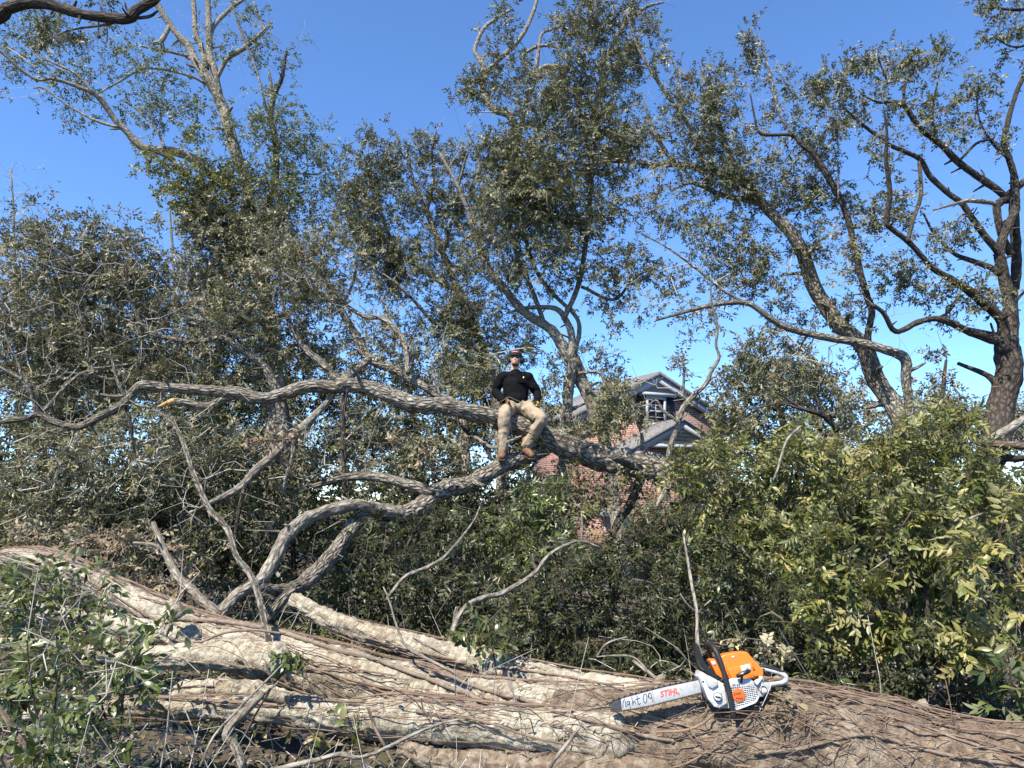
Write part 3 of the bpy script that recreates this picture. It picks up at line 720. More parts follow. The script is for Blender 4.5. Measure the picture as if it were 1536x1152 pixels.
# hand guard
shade(sp('hand_guard', [Z(*q) for q in ((50, 95), (72, 82), (98, 110), (130, 230), (165, 330), (225, 410), (300, 480), (385, 540), (400, 600), (330, 580), (200, 500), (120, 400), (95, 330), (85, 250))], -.085, .050, 'saw_black', .006))
stube('guard_arm', [(380, 575, .05), (420, 600, .045), (470, 600, .04)], .009, 'saw_black')
# rear handle
shade(sp('fuel_tank', [Z(*q) for q in ((830, 590), (960, 505), (985, 530), (1000, 600), (1090, 600), (1080, 680), (960, 790), (890, 790), (870, 720))], -.07, k1 - .004, 'saw_grey', .008))
shade(sp('air_box', [Z(*q) for q in ((835, 590), (930, 510), (975, 535), (880, 640))], k1 - .003, k1 + .012, 'saw_light', .004))
stube('rear_handle', [(960, 420, -.02), (1040, 425, -.02), (1150, 450, -.02), (1270, 480, -.02), (1330, 520, -.02), (1325, 580, -.02), (1260, 610, -.02), (1170, 625, -.02), (1080, 640, -.02), (1000, 640, -.02)], (.010, .0105, .0105, .011, .013, .013, .0115, .0115, .013, .015), 'saw_grey', sides=14, asp=1.35)
stube('handle_grip', [(975, 385, -.02), (1060, 388, -.02), (1160, 410, -.02), (1240, 440, -.02), (1310, 480, -.02)], (.008, .0095, .0095, .009, .006), 'saw_rubber', sides=12, asp=1.7)
stube('trigger', [(1060, 470, -.02), (1090, 500, -.02), (1130, 505, -.02)], (.006, .006, .004), 'saw_black')
cap = shade(sp('fuel_cap', circ(Z(970, 700), .0125), k1 - .003, k1 + .014, 'saw_light', .003)); shade(sp('cap_seat', circ(Z(970, 690), .016), k1 - .004, k1 + .006, 'saw_black', .002))
for a, b in (((1085, 605), (880, 980)), ((955, 590), (880, 790))): stube('pull_wire', [(*a, k1 + .012), ((a[0] + b[0]) / 2, (a[1] + b[1]) / 2, k1 + .018), (*b, k1 + .01)], .0018, 'saw_light', sides=6)
for q in ((480, 515), (990, 420), (130, 600), (420, 640)): shade(sp('screw', circ(Z(*q), .0045, 12), k1 - .002, k1 + .020, 'chain', .001))
# bar, nose, chain
top = [(1440, 165), (1180, 225), (900, 285), (700, 338), (480, 398), (300, 448), (230, 468)]; bot = [(1460, 345), (1180, 420), (900, 490), (700, 545), (480, 590), (300, 622), (240, 632)]
zb = -.012
bar = sp('guide_bar', [Q(*q) for q in top] + [Q(*q) for q in bot[::-1]], zb - .0022, zb + .0022, 'bar_steel', .0006)
sp('bar_nose', [Q(*q) for q in ((229, 469), (160, 490), (110, 508), (82, 530), (72, 560), (78, 600), (95, 628), (130, 640), (180, 640), (239, 633))], zb - .0021, zb + .0021, 'bar_nose', .0006, bar)
loop = np.array([Q(*q) for q in [(1450, 155)] + [(a, b - 8) for a, b in top[1:]] + [(150, 485), (95, 508), (62, 540), (58, 590), (80, 632), (125, 652), (180, 652)] + [(a, b + 9) for a, b in bot[::-1][:-1]] + [(1470, 352)]])
seg = np.concatenate(([0], np.cumsum(np.linalg.norm(np.diff(loop, axis=0), axis=1)))); n_ = int(seg[-1] / .0095); parts = []
for i_ in range(n_):
    d0 = (i_ + .5) / n_ * seg[-1]; c = np.array([np.interp(d0, seg, loop[:, a]) for a in (0, 1)]); c2 = np.array([np.interp(d0 + .001, seg, loop[:, a]) for a in (0, 1)])
    d = unit(c2 - c); nn = np.array((-d[1], d[0])) * -1
    rot = np.stack((SU * d[0] + SV * d[1], SU * nn[0] + SV * nn[1], SW), 1)
    o_ = spt(c[0], c[1], zb)
    parts.append(box(o_, (.0085, .0062, .0062), rot))
    if i_ % 3 == 0:                                               # cutter
        x0, h0 = -.005, .004
        L = np.array([(-.006, .002, -.003), (.004, .002, -.003), (.004, .005, -.003), (-.005, .0098, -.003), (-.006, .002, .004), (.004, .002, .004), (.004, .005, .004), (-.005, .0098, .004)])
        f = np.array([(0, 1, 2, 3), (7, 6, 5, 4), (0, 4, 5, 1), (1, 5, 6, 2), (2, 6, 7, 3), (3, 7, 4, 0)]); parts.append((o_ + L @ rot.T, [f]))
V, fs, _ = merge(parts); add('chain', V, fs, M['chain'], saw)
ba = math.atan2(Q(1130, 365)[1] - Q(835, 432)[1], Q(1130, 365)[0] - Q(835, 432)[0])
p = Q(838, 432); text('bar_lettering', 'STIHL', .0365, p, zb + .0028, 'ink_red', bar, .22, .0010, ba, .98)
a = Q(1020, 415); b = Q(1045, 400)
for q in ((1035, 412), (1105, 392)):
    a = Q(*q); sp('bar_print', [a, (a[0] + .009, a[1]), (a[0] + .009, a[1] + .0025), (a[0], a[1] + .0025)], zb + .0023, zb + .0029, 'ink_red', 0, bar)
a, b = Q(712, 335), Q(735, 520); sp('bar_print', [a, (a[0] + .0016, a[1]), (b[0] + .0016, b[1]), b], zb + .0023, zb + .003, 'ink_red', 0, bar)
# handwritten marker: partly rubbed "light 04"
strokes = [[(285, 470), (262, 520), (255, 600)], [(300, 500), (298, 545), (305, 580), (318, 575)], [(352, 500), (325, 505), (322, 545), (345, 555), (358, 500), (362, 560), (372, 615), (350, 625)],
           [(395, 440), (405, 500), (412, 560)], [(412, 535), (428, 500), (442, 505), (452, 545)], [(480, 425), (486, 500), (500, 545), (528, 525)], [(450, 480), (490, 462), (520, 452)],
           [(592, 395), (575, 430), (578, 500), (598, 520), (622, 500), (626, 430), (612, 392), (592, 395)], [(655, 385), (650, 440), (680, 450), (698, 435)], [(692, 372), (700, 430), (712, 500)], [(660, 430), (655, 395), (680, 375)]]
for st in strokes:
    q = catmull(np.array([Q(*a) for a in st]), 4); pth = SO + q[:, :1] * SU + q[:, 1:2] * SV + SW * (zb + .0024)
    V, fs, uv = tube(pth, np.full(len(pth), .0017), 6); add('handwriting', V, fs, M['ink'], bar, True)
# ------------------------------------------------------------------ the seated man
M['skin'] = plain('skin', (0.55, 0.31, 0.22), 0.5, var=0.12, sc=30)
M['shirt'] = plain('shirt_black', (0.006, 0.006, 0.007), 0.95, var=0.25, sc=25, spec=0.08)
M['trousers'] = plain('trousers_khaki', (0.31, 0.245, 0.17), 0.85, var=0.14, sc=14, bump=0.2, spec=0.2)
M['boot'] = plain('boot_leather', (0.17, 0.085, 0.042), 0.7, var=0.25, sc=30)
M['sole'] = plain('boot_sole', (0.05, 0.035, 0.025), 0.8, var=0.2)
M['glove_y'] = plain('glove_yellow', (0.52, 0.32, 0.04), 0.8, var=0.2, sc=40)
M['glove_k'] = plain('glove_black', (0.014, 0.013, 0.013), 0.8, var=0.3, sc=40)
M['cap'] = plain('cap_black', (0.012, 0.012, 0.013), 0.8, var=0.2)
M['cap_red'] = plain('cap_patch_red', (0.22, 0.02, 0.02), 0.7, var=0.1); M['cap_white'] = plain('cap_patch_white', (0.72, 0.70, 0.66), 0.7, var=0.1)
M['lens'] = plain('dark_lens', (0.008, 0.010, 0.013), 0.08, var=0.1, spec=0.7)
M['hair'] = plain('beard_brown', (0.12, 0.06, 0.03), 0.8, var=0.3, sc=90)
MY = 10.0
def J(px, py, dy=0.0): return P(px, py, MY + dy)
def ell(c, r, rot=None, n=14, m=10):
    th = np.linspace(0, math.pi, m + 1); V = [(0, 0, 1)]
    for a in th[1:-1]:
        for b in np.linspace(0, 2 * math.pi, n, endpoint=False): V.append((math.sin(a) * math.cos(b), math.sin(a) * math.sin(b), math.cos(a)))
    V.append((0, 0, -1)); V = np.array(V) * np.asarray(r, float)
    if rot is not None: V = V @ np.asarray(rot).T
    f3 = [(0, 1 + j, 1 + (j + 1) % n) for j in range(n)]; L = len(V) - 1; b = 1 + (m - 2) * n
    f3 += [(L, b + (j + 1) % n, b + j) for j in range(n)]
    f4 = [(1 + i * n + j, 1 + (i + 1) * n + j, 1 + (i + 1) * n + (j + 1) % n, 1 + i * n + (j + 1) % n) for i in range(m - 2) for j in range(n)]
    return V + np.asarray(c, float), [np.array(f3), np.array(f4)]
def caps_(pts, rads, sides=14, asp=None, n=4):
    q = catmull(np.hstack((np.array(pts, float), np.array(rads, float)[:, None])), n)
    V, fs, uv = tube(q[:, :3], q[:, 3], sides, asp=asp)
    return [(V, fs), ell(q[0, :3], [q[0, 3] * .98] * 3), ell(q[-1, :3], [q[-1, 3] * .98] * 3)]
def fuse(name, parts, mat, parent, vox=.012, smooth=4, wr=0.0, seed=1, wf=9.0):
    V, fs, _ = merge(parts)
    me = mk_mesh(name, V, fs); ob = link(name, me)
    md = ob.modifiers.new('r', 'REMESH'); md.mode = 'VOXEL'; md.voxel_size = vox
    ms = ob.modifiers.new('s', 'SMOOTH'); ms.factor = .6; ms.iterations = smooth
    bpy.context.view_layer.update()
    m2 = bpy.data.meshes.new_from_object(ob.evaluated_get(bpy.context.evaluated_depsgraph_get())); bpy.data.objects.remove(ob)
    n = len(m2.vertices); co = np.zeros(n * 3); m2.vertices.foreach_get('co', co); co = co.reshape(-1, 3)
    if wr:
        no = np.zeros(n * 3); m2.vertices.foreach_get('normal', no); no = no.reshape(-1, 3)
        q = co * np.array((1.0, 1.0, .75)) + .05 * np.stack([vnoise(co * 7, seed + i_) for i_ in range(3)], -1)
        rid = 1 - np.abs(vnoise(q * wf, seed + 5)) * 2
        co = co + no * (wr * (rid * .6 + .4 * vnoise(co * 22, seed + 8)))[:, None]
    m2.vertices.foreach_set('co', (co - wloc(parent)).astype(np.float32).ravel()); m2.polygons.foreach_set('use_smooth', np.ones(len(m2.polygons), bool)); m2.update()
    m2.name = name; m2.materials.clear(); m2.materials.append(M[mat])
    return link(name, m2, parent)
hipc = J(776, 608); man = empty('person', hipc, 'person in black shirt, khaki trousers and dark cap sitting on the main limb', 'person')
hR, hL = J(766, 609), J(787, 610); kR, kL = J(757, 622, -.40), J(812, 629, -.36); aR, aL = J(754, 674, -.38), J(789, 668, -.20)
tR, tL = J(753, 685, -.56), J(797, 683, -.36)
nb = J(772, 557, .06); sR, sL = J(753, 564.5, .07), J(792, 565.5, .07); eR, eL = J(743, 588, .10), J(806, 590, .08); wR, wL = J(755, 600, -.22), J(806, 600, -.14)
chest = J(773, 575, .05); belly = J(775, 594, .02); hd = J(773.5, 539, .02)
# head frame: face towards the camera, tipped slightly back and to the left
fz = unit(np.array((-.14, -1.0, .10))); ux = unit(np.cross(fz, np.array((0.03, 0, 1.0)))); ux = -ux if ux[0] < 0 else ux; uz = np.cross(fz, ux); uz = uz if uz[2] > 0 else -uz
HR = np.stack((ux, -fz, uz), 1)                                  # local x right, y back, z up
def hl(x, y, z): return hd + HR @ np.array((x, y, z), float)
body = []
body += [ell(hl(0, .012, .028), (.073, .092, .088), HR), ell(hl(0, -.022, -.045), (.056, .062, .062), HR), ell(hl(0, -.05, -.085), (.032, .030, .022), HR), ell(hl(0, -.092, -.015), (.013, .018, .024), HR), ell(hl(0, -.078, -.055), (.026, .016, .012), HR)]
for s_ in (-1, 1): body += [ell(hl(.074 * s_, .015, -.005), (.012, .022, .032), HR), ell(hl(.030 * s_, -.068, -.02), (.022, .018, .020), HR)]
body += caps_([hd + HR @ np.array((0, .03, -.05)), nb + (0, 0, .03), nb - (0, 0, .05)], (.052, .055, .062))
body += caps_([chest, belly, hipc], (.095, .095, .10), asp=.9)
for a, b, c, d in ((sR, eR, wR, -1), (sL, eL, wL, 1)): body += caps_([chest + (0, 0, .08), a, b, c], (.05, .048, .040, .032))
for a, b, c, d in ((hR, kR, aR, tR), (hL, kL, aL, tL)): body += caps_([hipc, a, b, c, d], (.085, .075, .05, .03, .018))
def hand_parts(w0, fwd, side, palm_n, curl, s_):
    """palm and five bent fingers; fwd = towards the fingers, side = towards the thumb"""
    fwd, side, pn = unit(fwd), unit(side), unit(palm_n); ps = []
    pc = w0 + fwd * .055
    ps += [ell(pc, (.045, .050, .020), np.stack((side, fwd, pn), 1))]
    for i_, (o_, l_) in enumerate(((.030, .078), (.010, .088), (-.010, .082), (-.029, .064))):
        b = w0 + fwd * .088 + side * o_; f1 = unit(fwd * math.cos(curl * .5) + pn * math.sin(curl * .5)); f2 = unit(fwd * math.cos(curl * 1.3) + pn * math.sin(curl * 1.3)); f3 = unit(fwd * math.cos(curl * 2.0) + pn * math.sin(curl * 2.0))
        p1 = b + f1 * l_ * .45; p2 = p1 + f2 * l_ * .32; p3 = p2 + f3 * l_ * .23
        ps += caps_([b - fwd * .02, b, p1, p2, p3], (.0105, .0108, .010, .0092, .008), 9, n=3)
    tb = w0 + fwd * .03 + side * .036; ps += caps_([tb - side * .012, tb + side * .022 + fwd * .03, tb + side * .026 + fwd * .062 + pn * .012], (.013, .0118, .0095), 9, n=3)
    return ps
dn = np.array((0, 0, -1.0))
hRp = hand_parts(wR, J(767, 606, -.36) - wR, np.array((.2, -.5, .8)), dn + np.array((0, .2, 0)), .45, 1)
hLp = hand_parts(wL, J(808, 614, -.26) - wL, np.array((-.6, -.7, .1)), np.array((-.25, .9, -.3)), .75, -1)
fuse('body', body + hRp + hLp, 'skin', man, .0125, 2)
# clothes
sh = caps_([chest + (0, 0, .10), chest, belly, belly - (0, 0, .05)], (.110, .168, .172, .168), 20, asp=.82)
sh += caps_([sR, chest + (0, 0, .10), sL], (.060, .078, .060), 16) + [ell(nb - (0, 0, .06), (.12, .08, .06))]
for a, b, c in ((sR, eR, wR), (sL, eL, wL)): sh += caps_([a, (a + b) / 2, b, (b + c) / 2, c], (.066, .066, .060, .054, .046), 14)
sh += [ell(nb - (0, 0, .035), (.088, .085, .035))]
shirt = fuse('shirt', sh, 'shirt', man, .010, 3, .016, 3, 7.0)
for a, b in ((eR, wR), (eL, wL)):
    d = unit(b - a); V, fs, uv = tube(np.array([b - d * .03, b - d * .01, b + d * .015]), np.array((.050, .049, .043)), 16, .1, 30); add('cuff', V, fs, M['shirt'], man, True)
c0 = chest + np.array((.092, -.145, .045))
V, fs = box(c0, (.115, .012, .12), None, .004); add('chest_pocket', V, fs, M['shirt'], shirt)
V, fs = box(c0 + (.020, -.008, .01), (.018, .004, .026), None, 0); add('pocket_label', V, fs, M['cap_white'], shirt)
tp = caps_([hR + (0, .02, 0), hipc, hL + (0, .02, 0)], (.118, .132, .118), 18)
tp += caps_([belly - (0, 0, .07), hipc], (.115, .130), 18, asp=.9)
for h_, k_, a_ in ((hR, kR, aR), (hL, kL, aL)):
    tp += caps_([h_, (h_ + k_) / 2, k_, k_ * .55 + a_ * .45, a_ * .9 + k_ * .1, a_ + (a_ - k_) * .02], (.104, .092, .078, .070, .068, .070), 18, n=5)
fuse('trousers', tp, 'trousers', man, .010, 3, .018, 7, 10.0)
for nm, a_, t_ in (('boot', aR, tR), ('boot', aL, tL)):
    heel = a_ + np.array((0, .06, -.085)); toe = t_ * 1.0
    bp = caps_([a_ + (0, 0, .06), a_, a_ + (0, .01, -.06)], (.062, .060, .058), 14) + caps_([heel + (0, 0, .01), (heel + toe) / 2 + (0, 0, .02), toe], (.046, .050, .046), 14)
    b_ = fuse('boot', bp, 'boot', man, .011, 3, .004, 5)
    d = unit(toe - heel); sd_ = unit(np.cross(d, (0, 0, 1.0))); up_ = np.cross(sd_, d)
    V, fs = box((heel + toe) / 2 - up_ * .045 + d * .005, (.095, np.linalg.norm(toe - heel) + .085, .022), np.stack((sd_, d, up_), 1), .008); add('sole', V, fs, M['sole'], b_)
def fat(ps, k): return ps
gl = hand_parts(wR - unit(wR - eR) * .0, J(767, 606, -.36) - wR, np.array((.2, -.5, .8)), dn + np.array((0, .2, 0)), .45, 1)
for w_, e_, tgt, sd_, pn_, cu_ in ((wR, eR, J(767, 606, -.36), (.2, -.5, .8), (0, .2, -1), .45), (wL, eL, J(808, 614, -.26), (-.6, -.7, .1), (-.25, .9, -.3), .75)):
    ps = hand_parts(w_, tgt - w_, np.array(sd_, float), np.array(pn_, float), cu_, 1)
    out_ = []
    for V, fs in ps:
        c = V.mean(0); out_.append((c + (V - c) * 1.14, fs))
    g_ = fuse('glove', out_, 'glove_k', man, .006, 2)
    f_ = unit(tgt - w_); s2 = unit(np.array(sd_, float)); pn2 = unit(np.array(pn_, float))
    add('glove_patch', *ell(w_ + f_ * .062 - pn2 * .012, (.032, .034, .016), np.stack((s2, f_, pn2), 1)), M['glove_y'], g_, True)
    for o_, l_ in ((.030, .078), (.010, .088), (-.010, .082), (-.029, .064)):
        b = w_ + f_ * .088 + s2 * o_; f1 = unit(f_ * math.cos(cu_ * .5) + pn2 * math.sin(cu_ * .5))
        V, fs, uv = tube(np.array([b + f1 * l_ * .1 - pn2 * .003, b + f1 * l_ * .42 - pn2 * .003]), np.array((.0125, .0125)), 8); add('glove_patch', V, fs, M['glove_y'], g_, True)
# cap, ear muffs, glasses, beard
cpz = [ell(hl(0, .010, .055), (.084, .104, .076), HR, 18, 12)]
cap_ = fuse('cap', [(V[(V - hl(0, 0, 0)) @ uz > -9] if False else V, fs) for V, fs in cpz], 'cap', man, .008, 2)
n_ = 16; br = []
for i_ in range(n_ + 1):
    a = math.pi * i_ / n_; br.append((math.cos(a) * .078, -.065 - math.sin(a) * .055, .046 - math.sin(a) * .006 - .018 * math.cos(a) ** 2))
up_ = [hl(*q) for q in br]; lo_ = [hl(q[0], q[1], q[2] - .006) for q in br]
V = np.array(up_ + lo_); m_ = n_ + 1
fs = [np.array([tuple(range(m_))]), np.array([tuple(range(2 * m_ - 1, m_ - 1, -1))]), np.array([(i_, m_ + i_, m_ + i_ + 1, i_ + 1) for i_ in range(n_)])]
add('brim', V, fs, M['cap'], cap_, False)
def patch(name, x0, x1, z0, z1, mat, d=.0):
    g_ = []; nx_ = 6
    for z in (z0, z1):
        for x in np.linspace(x0, x1, nx_):
            zz = (z - .055) / .078; xx = x / .086; y = .010 - .106 * math.sqrt(max(.02, 1 - xx * xx - zz * zz)) - .003 - d; g_.append(hl(x, y, z))
    f = np.array([(i_, i_ + 1, nx_ + i_ + 1, nx_ + i_) for i_ in range(nx_ - 1)]); add(name, np.array(g_), f, M[mat], cap_, False)
patch('cap_patch', -.045, .045, .072, .104, 'cap_red'); patch('cap_patch', -.030, .030, .083, .092, 'cap_white', .002)
for x_ in (-.020, -.002, .016): patch('cap_mark', x_ - .005, x_ + .005, .082, .093, 'cap_red', .004)
for s_ in (-1, 1):
    e_ = add('ear_muff', *ell(hl(.088 * s_, .018, -.005), (.026, .040, .050), HR), M['cap'], man, True)
pth = np.array([hl(.088 * math.cos(a), .03, .0 + .150 * math.sin(a)) for a in np.linspace(0, math.pi, 15)]); V, fs, uv = tube(pth, np.full(15, .007), 8); add('ear_muff_band', V, fs, M['cap'], man, True)
for s_ in (-1, 1): add('dark_lens', *ell(hl(.034 * s_, -.080, .014), (.034, .014, .020), HR), M['lens'], man, True)
V, fs = box(hl(0, -.090, .018), (.03, .01, .01), HR); add('glasses_bridge', V, fs, M['lens'], man)
add('beard', *ell(hl(0, -.040, -.082), (.048, .050, .026), HR), M['hair'], man, True)
# ------------------------------------------------------------------ the fallen oak the man sits on
t = Plant('fallen_oak', P(1030, 760, 10.2) * (1, 1, 0), 'fallen oak with the long rough limb that carries the seated man', 'tree', 'bark_oak', 'twig_grey', 'leaf_oak_dull', 61)
OAK = t
KP = t.limb([(1120, 752, 50), (1060, 730, 46), (985, 704, 43), (945, 692, 42), (912, 684, 40), (862, 671, 37), (819, 653, 33), (789, 642, 31), (745, 628, 28), (699, 617, 25), (662, 611, 25), (622, 610, 25), (579, 596, 24), (545, 584, 22), (512, 581, 21), (503, 584, 19),
        (460, 581, 19), (423, 590, 18), (393, 597, 18), (353, 591, 19), (320, 587, 16), (283, 584, 15), (247, 582, 14), (213, 580, 15), (200, 591, 13), (187, 607, 12), (150, 627, 11), (117, 641, 11), (80, 632, 9), (57, 622, 8), (33, 629, 6), (-10, 634, 5)], 10.3, 8.6, name='main_limb', sides=36, sub=14, amp=.13)
t.limb([(352, 592, 13), (333, 599, 13), (310, 611, 13), (283, 606, 12), (260, 602, 10)], 9.2, 9.0, name='broken_limb', sides=14, amp=.15)
pth = np.array([P(262, 602, 9.0), P(252, 604, 8.98), P(243, 608, 8.97), P(236, 610, 8.96)]); V, fs, uv = tube(catmull(pth, 4), np.interp(np.linspace(0, 1, 13), (0, .5, 1), (.042, .026, .006)), 10, .3, 20, 4)
add('broken_end', V, fs, M['wood_raw'], t.root, True, uv)
t.limb([(200, 592, 6), (175, 595, 6), (152, 592, 4)], 8.9, jag=True)
t.limb([(227, 612, 4), (200, 604, 4), (180, 581, 5), (170, 547, 4), (165, 520, 2)], 8.9, 8.8)
t.limb([(187, 607, 5), (195, 625, 5), (200, 660, 4), (203, 690, 3)], 8.9, bk='bark_dark')
t.limb([(520, 585, 7), (513, 620, 8), (515, 665, 8), (516, 710, 7), (517, 745, 5)], 9.4, 9.2, name='hanging_stem', bk='bark_dark')
# lower limb under the man's boots
t.limb([(822, 668, 20), (800, 682, 21), (780, 691, 22), (759, 698, 23), (729, 711, 24), (699, 724, 26), (672, 731, 28), (652, 741, 28), (625, 761, 28), (600, 772, 26), (565, 772, 25), (535, 785, 23), (510, 818, 22), (483, 851, 24), (457, 875, 22), (430, 885, 18), (405, 883, 14), (393, 880, 8)], 10.1, 7.0, name='lower_limb', sides=30, sub=12, amp=.13, jag=True)
t.limb([(600, 771, 20), (565, 765, 20), (540, 760, 18), (500, 765, 18), (460, 778, 18), (430, 805, 20), (410, 845, 19), (393, 871, 18), (360, 891, 17), (340, 911, 17), (322, 935, 15)], 8.4, 6.8, name='lower_limb', sides=26, sub=11, amp=.13, bk='bark_pale')
t.limb([(440, 884, 15), (427, 898, 18), (403, 928, 16), (385, 950, 12)], 7.2, 7.0, name='lower_limb', sides=12)
t.limb([(648, 738, 17), (620, 727, 16), (572, 717, 15), (519, 717, 12), (470, 730, 8)], 8.8, 9.1, name='lower_limb', sides=12)
t.limb([(500, 590, 9), (490, 604, 9), (473, 621, 11), (447, 647, 13), (413, 681, 14), (383, 707, 13), (360, 731, 12), (320, 751, 8), (300, 762, 4)], 9.4, 8.8, name='branch', bk='bark_pale', sides=12)
t.limb([(441, 660, 7), (438, 690, 7), (430, 715, 6), (425, 740, 4)], 9.0)
t.limb([(370, 724, 7), (362, 750, 6), (355, 790, 6), (352, 820, 4)], 8.9, bk='bark_dark')
t.limb([(680, 612, 7), (690, 640, 7), (712, 655, 8), (726, 668, 7), (737, 690, 5)], 9.9, 9.6, name='branch', bk='bark_dark')
t.limb([(712, 655, 5), (740, 672, 5), (765, 662, 5), (782, 655, 4)], 9.7, 9.5, bk='bark_pale')
t.limb([(690, 640, 5), (668, 610, 4), (652, 570, 4), (648, 540, 3)], 9.8)
# small upright branches near the house
t.limb([(1001, 692, 10), (1006, 667, 9), (1013, 648, 9), (1018, 633, 9), (1024, 616, 9), (1033, 602, 9), (1046, 588, 8), (1060, 574, 7), (1067, 557, 6), (1079, 536, 5), (1074, 517, 4), (1076, 491, 4), (1067, 451, 3), (1067, 417, 2)], 10.2, 9.6, bk='bark_pale')
t.limb([(1018, 633, 6), (1008, 625, 5), (995, 616, 5), (985, 601, 4), (974, 606, 2)], 10)
t.limb([(1033, 601, 4), (1026, 590, 4), (1026, 560, 4), (1024, 530, 3)], 10)
t.limb([(965, 690, 8), (963, 668, 7), (962, 650, 5), (955, 635, 3)], 10.2, bk='bark_pale')
t.limb([(848, 668, 8), (842, 640, 7), (845, 610, 6)], 10.2)
t.limb([(1040, 735, 12), (1001, 708, 11), (1001, 723, 11), (998, 736, 11), (990, 748, 8), (984, 760, 5)], 9.6, 9.2, bk='bark_pale', name='stub')
t.limb([(965, 705, 16), (951, 739, 13), (941, 761, 14), (928, 779, 12), (910, 820, 8), (890, 840, 5)], 10.4, 9.8, bk='bark_dark')
t.blobs([(60, 690, 80, 50, 1.1), (160, 680, 90, 50, 1.1), (260, 680, 80, 55, 1.1), (350, 670, 70, 45, .9), (450, 700, 60, 50, .9), (80, 770, 90, 45, 1.1), (200, 770, 90, 45, 1.1), (320, 800, 80, 40, .8), (430, 750, 50, 45, .8),
         (560, 660, 60, 40, 1.), (640, 670, 60, 40, 1.), (700, 660, 40, 30, .7), (600, 710, 50, 30, .8), (560, 640, 40, 20, .8)], 9.6, D=1.2, leafy=.88)
t.blobs([(100, 700, 110, 80, .35), (300, 700, 110, 80, .7), (500, 650, 100, 60, .7), (780, 690, 60, 20, .6, 9.8), (1000, 590, 60, 50, .25, 9.9)], 9.2, leafy=0.0)
t.blobs([(922, 610, 22, 35, .8), (1050, 560, 30, 30, .2), (1025, 545, 14, 25, .8), (870, 690, 30, 20, .4), (860, 745, 45, 35, 1.5), (800, 735, 45, 30, 1.2), (925, 735, 40, 30, 1.1), (900, 770, 40, 25, .8), (965, 765, 35, 35, .9), (830, 720, 30, 25, .7), (880, 640, 25, 30, .7), (945, 640, 25, 25, .8), (912, 592, 28, 20, .8), (940, 584, 20, 12, .5), (945, 658, 22, 12, .6), (925, 608, 20, 20, .6)], 10, leafy=.9)
t.grow((0.068, 0.027), (3, 6), 0.22, 0.0022)

# ------------------------------------------------------------------ foreground trunk of several stems
LOGV = []
log = empty('fallen_log', P(1000, 1110, 3.9) * (1, 1, 0), 'pale many stemmed fallen trunk overgrown with dry vines across the foreground', 'log')
def logstem(pts, Y0, Y1, name, bk='bark_log', sides=56, sub=18, amp=.11, seed=1, fr=None):
    p = np.array(pts, float); c = np.concatenate(([0], np.cumsum(np.abs(np.diff(p[:, 0]))))); c /= c[-1]
    q = [(*P(x, y, Y0 + (Y1 - Y0) * t_), wd * .5 * mpp(y, Y0 + (Y1 - Y0) * t_)) for (x, y, wd), t_ in zip(p, c)]
    q = catmull(q, sub); path, rad = q[:, :3], q[:, 3]
    rad = rad * (1 + .05 * vnoise(path * 3.1, seed + 9))
    V, fs, uv = tube(path, rad, sides, amp, 4.5, seed, ridge=.009); 
    n_ = unit(V - np.repeat(np.vstack((path,)), sides, 0)[:len(V)] if False else np.vstack((V[:len(path) * sides] - np.repeat(path, sides, 0), np.zeros((2, 3)))))
    V = V + n_ * (.011 * fbm(V * 26, seed + 3, 3))[:, None]
    o = add(name, V, fs, M[bk], log, True, uv)
    LOGV.append((V, fs)); return path, rad
LA = logstem([(-20, 838, 14), (10, 836, 24), (35, 838, 31), (70, 845, 38), (130, 870, 42), (200, 905, 48), (267, 938, 56), (333, 963, 64), (400, 982, 70), (467, 999, 75), (540, 1020, 78), (620, 1042, 84), (700, 1060, 84), (800, 1076, 92), (900, 1088, 108), (1000, 1100, 122)], 6.9, 3.95, 'stem', seed=3)
LD = logstem([(830, 1086, 90), (930, 1098, 125), (1040, 1112, 150), (1130, 1115, 160), (1220, 1118, 160), (1320, 1136, 160), (1420, 1158, 155), (1560, 1180, 160), (1700, 1200, 165)], 4.1, 3.45, 'butt', 'bark_root', 72, 22, .14, 5)
LC = logstem([(440, 898, 20), (480, 922, 24), (535, 945, 28), (600, 963, 32), (660, 979, 34), (722, 992, 38), (740, 998, 46), (800, 1016, 46), (860, 1031, 50), (950, 1046, 52), (1040, 1064, 56), (1120, 1080, 60)], 6.2, 4.15, 'stem', seed=7)
LB = logstem([(40, 1070, 18), (120, 1066, 22), (205, 1062, 27), (280, 1063, 31), (350, 1063, 31), (420, 1066, 35), (480, 1071, 44), (540, 1077, 50), (620, 1080, 60), (720, 1090, 62), (820, 1100, 70), (930, 1112, 80)], 4.35, 3.85, 'stem', seed=9)
LB1 = logstem([(200, 1052, 20), (280, 1040, 30), (340, 1036, 32), (400, 1046, 32), (450, 1060, 34), (520, 1074, 38)], 4.5, 4.2, 'stem', seed=11, amp=.13)
LA2 = logstem([(-80, 960, 16), (20, 966, 18), (110, 975, 20), (217, 985, 30), (290, 983, 38), (350, 984, 44), (420, 990, 52)], 5.6, 4.85, 'stem', seed=13)
LA3 = logstem([(-90, 885, 16), (20, 905, 18), (130, 930, 24), (220, 944, 28), (290, 957, 34)], 6.3, 5.5, 'stem', seed=15)
LE = logstem([(600, 1120, 24), (660, 1142, 36), (760, 1152, 46), (870, 1160, 56), (1000, 1172, 60)], 3.95, 3.7, 'stem', 'bark_root', seed=17)
